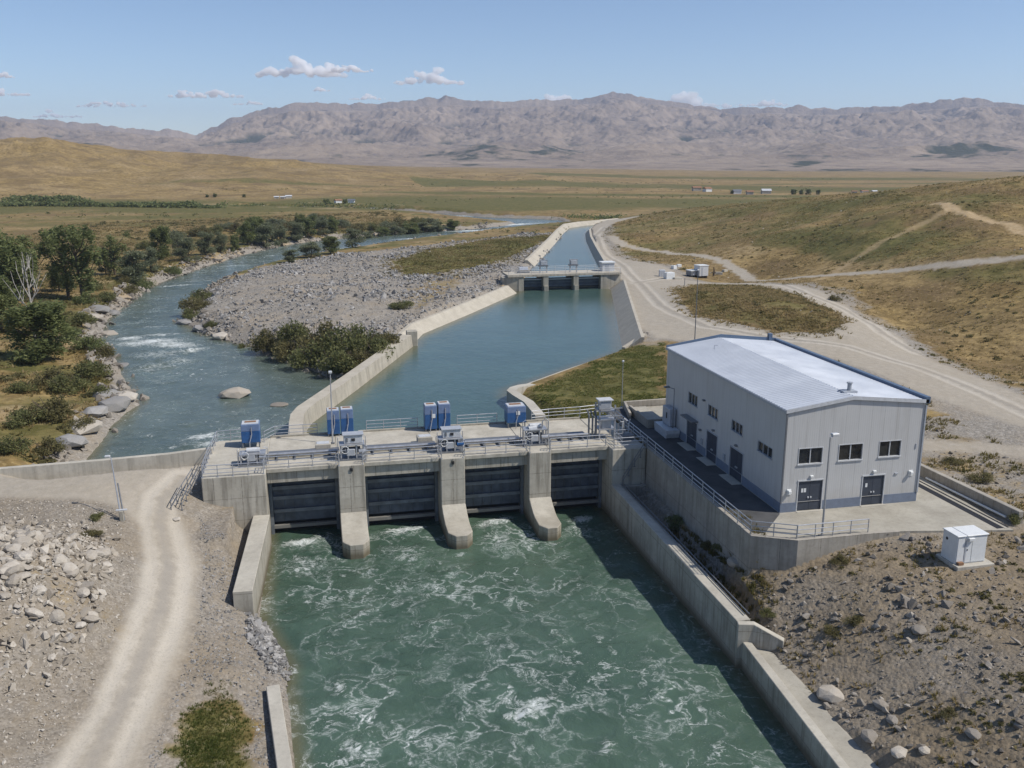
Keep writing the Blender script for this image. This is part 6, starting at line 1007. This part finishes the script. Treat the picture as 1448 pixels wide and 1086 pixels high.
x, y = in_poly(W2([(352, 868), (372, 876), (412, 925), (415, 955), (385, 958), (350, 915)], -6.6), 900, rng); scatter("toe_rubble", x, y, psize(len(x), .1, .42, 1.9), M["rock_grey"], rng, .3)
n = 110000; x = rng.uniform(-75, 120, n); y = rng.uniform(90, 420, n); d_ = sdf(RIVER, x, y); k = (d_ > -1.2) & (d_ < 4.0) & (sdf(POOL, x, y) > 3) & (rng.uniform(0, 1, n) < np.clip(.45 + 1.6 * fbm(x, y, 10, 3, 621), .1, 1)); x, y = x[k], y[k]; scatter("shore_rubble", x, y, psize(len(x), .2, 1.0, 2.0), M["rock"], rng, .25, np.maximum(ground_h(x, y), Z_RIVER - .15))
x, y = in_poly(HILLP, 5000, rng); cv = cover(x, y, ground_h(x, y)); k = (cv[0] < .2) & (fbm(x, y, 18, 3, 631) > .1); x, y = x[k], y[k]; scatter("hill_stones", x, y, psize(len(x), .08, .4, 2.3), M["rock_pale"], rng)
x, y = in_poly(W2([(880, 385), (1000, 485), (1180, 520), (1310, 590), (1448, 660), (1448, 740), (1300, 660), (1000, 480), (880, 470)], 0), 2500, rng); k = cover(x, y, ground_h(x, y))[0] < .4; x, y = x[k], y[k]; scatter("road_edge_stones", x, y, psize(len(x), .06, .3, 2.3), M["rock"], rng)
def scrub(name, x, y, w, mat, rng, per=34):
    z = ground_h(x, y); n = len(x); u = rng.normal(size=(n, per, 3)); u /= np.linalg.norm(u, axis=2)[:, :, None]; u[:, :, 2] = np.abs(u[:, :, 2]) * .6; r = rng.uniform(.3, 1, (n, per, 1)) ** .5
    c = np.stack([x, y, z], 1)[:, None] + u * r * w[:, None, None] * .6; v, f = leaves(c.reshape(-1, 3), np.repeat(w, per) * .16 + .05, rng); me = np_mesh(name, v, f); set_tone(me, np.clip(np.repeat(rng.normal(.4, .2, n), per) + rng.normal(0, .12, n * per), 0, 1), 4); tag(link_mesh(name, me, M[mat]), kind='stuff')
x, y = in_poly(HILLP, 9000, rng); cv = cover(x, y, ground_h(x, y)); k = (cv[0] < .1) & (cv[4] < .3) & (rng.uniform(0, 1, len(x)) < np.clip(-.03 + 2.0 * fbm(x, y, 16, 4, 641) + .40 * sstep(175, 110, y), 0, .85)); x, y = x[k], y[k]; scrub("hillside_scrub", x, y, rng.uniform(.3, 1.1, len(x)), "leaf_brown", rng)
x, y = in_poly(MOUND, 70, rng); scrub("mound_scrub", x, y, rng.uniform(.4, 1.2, len(x)), "leaf_brown", rng)
x, y = in_poly(ROCKYARD, 6000, rng); k = (sdf(TERRACE, x, y) > .5) & (x > 30.5) & (rng.uniform(0, 1, len(x)) < np.clip(.0 + 2.6 * fbm(x, y, 5, 4, 645), 0, .9)); x, y = x[k], y[k]; scrub("slope_scrub", x, y, rng.uniform(.12, .5, len(x)), "leaf_brown", rng, 26)
x, y = in_poly(LBK, 6000, rng); k = (sdf(RIVER, x, y) > 2) & (rng.uniform(0, 1, len(x)) < np.clip(.1 + 1.8 * fbm(x, y, 16, 4, 647), 0, .9)); x, y = x[k], y[k]; scrub("bank_scrub", x, y, rng.uniform(.5, 1.9, len(x)), "leaf_brown", rng, 40)
n = 9000; rr_ = rng.uniform(300, 1250, n); aa_ = YAW + rng.uniform(-R(34), R(34), n); x = rr_ * np.sin(aa_); y = rr_ * np.cos(aa_); k = rng.uniform(0, 1, n) < np.clip(-.12 + 2.2 * fbm(x * .35, y, 60, 4, 651), 0, .8); x, y = x[k], y[k]; zz = ground_h(x, y); cv = cover(x, y, zz); k = (cv[0] < .1) & (sdf(RIVER, x, y) > 3) & (zz < 8); x, y = x[k], y[k]; scrub("plain_scrub", x, y, rng.uniform(.6, 2.4, len(x)), "leaf_olive", rng, 16)
# single boulders
def boulder(px, py, s, label, m="rock", group=None, flat=.7, var=0, rz=None, z=None, sink=.25):
    V0, F0 = RVB[var % 8]; me_k = ("b", var % 8, m)
    if me_k not in _bush:
        me = np_mesh("boulder", V0, F0); a = me.attributes.new("tone", 'FLOAT', 'POINT'); a.data.foreach_set("value", np.full(len(V0), .35 + .07 * (var % 8), dtype=np.float32)); me.materials.append(M[m]); _bush[me_k] = me
    p = sight(px, py) if z is None else at(px, py, z); o = bpy.data.objects.new("boulder", _bush[me_k]); COL.objects.link(o); o.location = (p[0], p[1], p[2] + s * flat * sink); o.scale = (s, s, s * flat); o.rotation_euler.z = (px * .37 + py * .11) % 6.28 if rz is None else rz
    return tag(o, label, "boulder", group)
boulder(332, 560, 2.1, "large pale boulder lying alone in the river", "rock_pale", flat=.62, var=1, rz=.3, z=Z_RIVER); boulder(395, 573, 1.2, "low dark rock breaking the river surface right of the pale boulder", "rock", flat=.3, var=2, rz=0, z=Z_RIVER)
for i, (px, py, s, lab) in enumerate([(153, 476, 1.9, "pale boulder at the left end of the rapid"), (160, 445, 1.6, "flat pale rock in the water above the rapid"), (140, 440, 2.1, "biggest pale boulder on the left bank above the rapid"), (132, 450, 1.5, "pale boulder behind the biggest bank boulder"), (262, 458, 1.6, "dark flat rock at the island shore above the rapid"), (282, 466, 1.4, "grey rock on the island shore right of the rapid"), (312, 478, 1.7, "pale rounded rock on the island shore below the rapid"), (222, 481, 1.8, "boulder in the middle of the white rapid"), (205, 489, 1.1, "dark wet rock at the left part of the white rapid"), (243, 484, 1.3, "wet boulder right of the middle one in the white rapid"), (163, 575, 2.0, "big pale boulder on the left bank opposite the lone river boulder"), (150, 560, 1.6, "pale boulder just above the big left bank boulder"), (120, 608, 1.9, "pale boulder among bushes near the parapet"), (100, 628, 1.7, "pale boulder nearest the parapet on the left bank"), (135, 585, 1.5, "grey boulder between bushes on the rocky left bank"), (178, 563, 1.5, "boulder at the tip of the left bank rocks"), (172, 520, 1.3, "flat rock at the water below the rapid on the left")]):
    boulder(px, py, s * 1.15, lab, "rock_grey" if i % 3 else "rock_pale", "boulders along the river", .6, i)
for i, (px, py, s, lab) in enumerate([(1174, 985, .95, "large tan block of stone on the concrete apron edge"), (1229, 1043, .62, "rounded grey stone low on the slope beside the apron"), (1271, 1066, .55, "pale rounded stone near the bottom edge on the slope"), (1245, 998, .5, "grey stone between rubble right of the tan block"), (1307, 1062, .4, "small pale stone right of the pale rounded stone at the bottom"), (1040, 798, .8, "pale grey boulder at the retaining wall corner"), (1255, 754, .34, "flat stone at the right end of the terrace front wall"), (1298, 893, .6, "tan flat stone on the upper rubble slope"), (1376, 1040, .5, "dark stone near the lower right picture corner"), (1138, 979, .22, "tiny dark stone lying on the concrete apron"), (1262, 1020, .45, "brown stone amid weeds on the lower slope")]):
    boulder(px, py, s, lab, "rock_pale" if i in (0, 2, 4, 5) else "rock", "stones on the rubble slope", .75, i + 3)
boulder(121, 831, .62, "single dark grey round stone beside the gravel road", "rock", None, .8, 4); boulder(152, 808, .5, "flat pale stone between the dark round stone and the road", "rock_pale", None, .5, 5); boulder(250, 735, .35, "small pale rock at the foot of the abutment bank", "rock_pale", None, .7, 6)
for i in range(70):
    a = rng.uniform(-1.1, 2.0); q = rng.uniform(.05, .95); X = hp[0] + 9.0 * q * math.cos(a); Y = hp[1] + 10.0 * q * math.sin(a); V0 = RVB[i % 8]; s = float(rng.uniform(.32, .85)) * (1 - .3 * q)
    o = boulder(60, 800, s, "pale angular boulder in the rock heap beside the gravel road", "rock_pale", "boulders of the rock heap", .75, i); z_ = float(ground_h(np.array([X]), np.array([Y]))[0]); o.location = (X, Y, z_ + s * .3); o.rotation_euler = (rng.normal(0, .3), rng.normal(0, .3), rng.uniform(0, 6.28))
# ------------------------------------------------------------------ haze and clouds
def haze():
    o = MB().box(-9300, 9300, -9300, 9300, -13, MTOP + 12).build("haze", None); m = bpy.data.materials.new("pale_air"); m.use_nodes = True; t = m.node_tree; t.nodes.clear()
    out = t.nodes.new("ShaderNodeOutputMaterial"); v = t.nodes.new("ShaderNodeVolumePrincipled"); v.inputs["Color"].default_value = (.66, .77, 1.0, 1); v.inputs["Density"].default_value = 9.0e-5; v.inputs["Anisotropy"].default_value = 0.15
    t.links.new(v.outputs[0], out.inputs["Volume"]); o.data.materials.append(m); tag(o, kind='stuff')
haze()

def clouds():
    m = bpy.data.materials.new("cloud_vapour"); m.use_nodes = True; t = m.node_tree; t.nodes.clear(); out = t.nodes.new("ShaderNodeOutputMaterial"); v = t.nodes.new("ShaderNodeVolumePrincipled")
    v.inputs["Color"].default_value = (1, 1, 1, 1); v.inputs["Density"].default_value = .020; v.inputs["Anisotropy"].default_value = 0.0; t.links.new(v.outputs[0], out.inputs["Volume"])
    for i, (px, py, w, h, th, lab) in enumerate([(425, 108, 118, 26, 1, "long bright cloud left of centre above the mountain shoulder"), (494, 102, 66, 13, 1, "flat bright cloud touching the right of the long bright cloud"), (606, 119, 94, 26, 1, "brightest rounded cumulus cloud right of the long cloud"), (294, 138, 92, 15, 1, "flat cloud above the gap in the mountains"), (154, 151, 92, 10, 1, "thin flat cloud over the lower left range"), (8, 135, 62, 13, 1, "cloud cut by the left picture edge"), (787, 149, 64, 14, 0, "faint cloud just touching the ridge left of the summit"), (975, 152, 115, 20, 0, "wide faint cloud behind the ridge right of the summit"), (1076, 150, 66, 10, 0, "thin faint cloud right of the wide one behind the ridge"), (455, 129, 24, 6, 0, "tiny wisp below the long bright cloud"), (520, 141, 50, 7, 0, "faint wisp low between the two bright clouds"), (82, 166, 56, 8, 0, "faint wisp low over the left range"), (350, 148, 40, 6, 0, "small faint wisp right of the flat cloud"), (4, 110, 30, 6, 0, "small wisp high at the left picture edge")]):
        r = random.Random(40 + i); tan = (HORY - py) / 1330; D = min(12500.0, max(5600.0, (MTOP + 40) / tan)); c = np.array(at_r(px, py, D)); k = D / FPX * .97; wm, hm = w * k * 1.08, h * k * (1.1 if th else 1.5); mb = bmesh.new()
        mm = m.copy(); mm.node_tree.nodes["Principled Volume"].inputs["Density"].default_value = (6.0 if th else 4.0) / hm
        fx = Vector((_r[0], _r[1], 0)); fy = Vector((_f[0], _f[1], 0)).normalized(); tops = [(r.uniform(-.6, .6), r.uniform(.6, 1.0)) for _ in range(3)]
        for j in range(46):
            u = r.uniform(-1, 1); env = max(.2, max(a * math.exp(-((u - b) / .32) ** 2) for b, a in tops)) * (1 - abs(u) ** 4 * .6); rad = hm * r.uniform(.14, .30) * (.5 + .6 * env)
            z = rad * .5 + r.uniform(0, 1) ** 1.3 * max(0, hm * env - rad * 1.3); p = fx * (u * (wm / 2 - rad)) + fy * r.uniform(-.22, .22) * wm * .5 + Vector((0, 0, z)); bmesh.ops.create_icosphere(mb, subdivisions=2, radius=rad, matrix=Matrix.Translation(p) @ Matrix.Diagonal((1.35, 1.35, .75, 1)))
        me = bpy.data.meshes.new("cloud"); mb.to_mesh(me); mb.free(); me.materials.append(mm); o = bpy.data.objects.new("cloud", me); COL.objects.link(o); o.location = c
        rm = o.modifiers.new("merge", 'REMESH'); rm.mode = 'VOXEL'; rm.voxel_size = hm / 18; tx = bpy.data.textures.new("billow", 'CLOUDS'); tx.noise_scale = hm * .34; tx.noise_depth = 3; dm = o.modifiers.new("billow", 'DISPLACE'); dm.texture = tx; dm.strength = hm * .34; dm.mid_level = .55; dm.texture_coords = 'LOCAL'
        tag(o, lab, "cloud", "small cumulus clouds")
clouds()
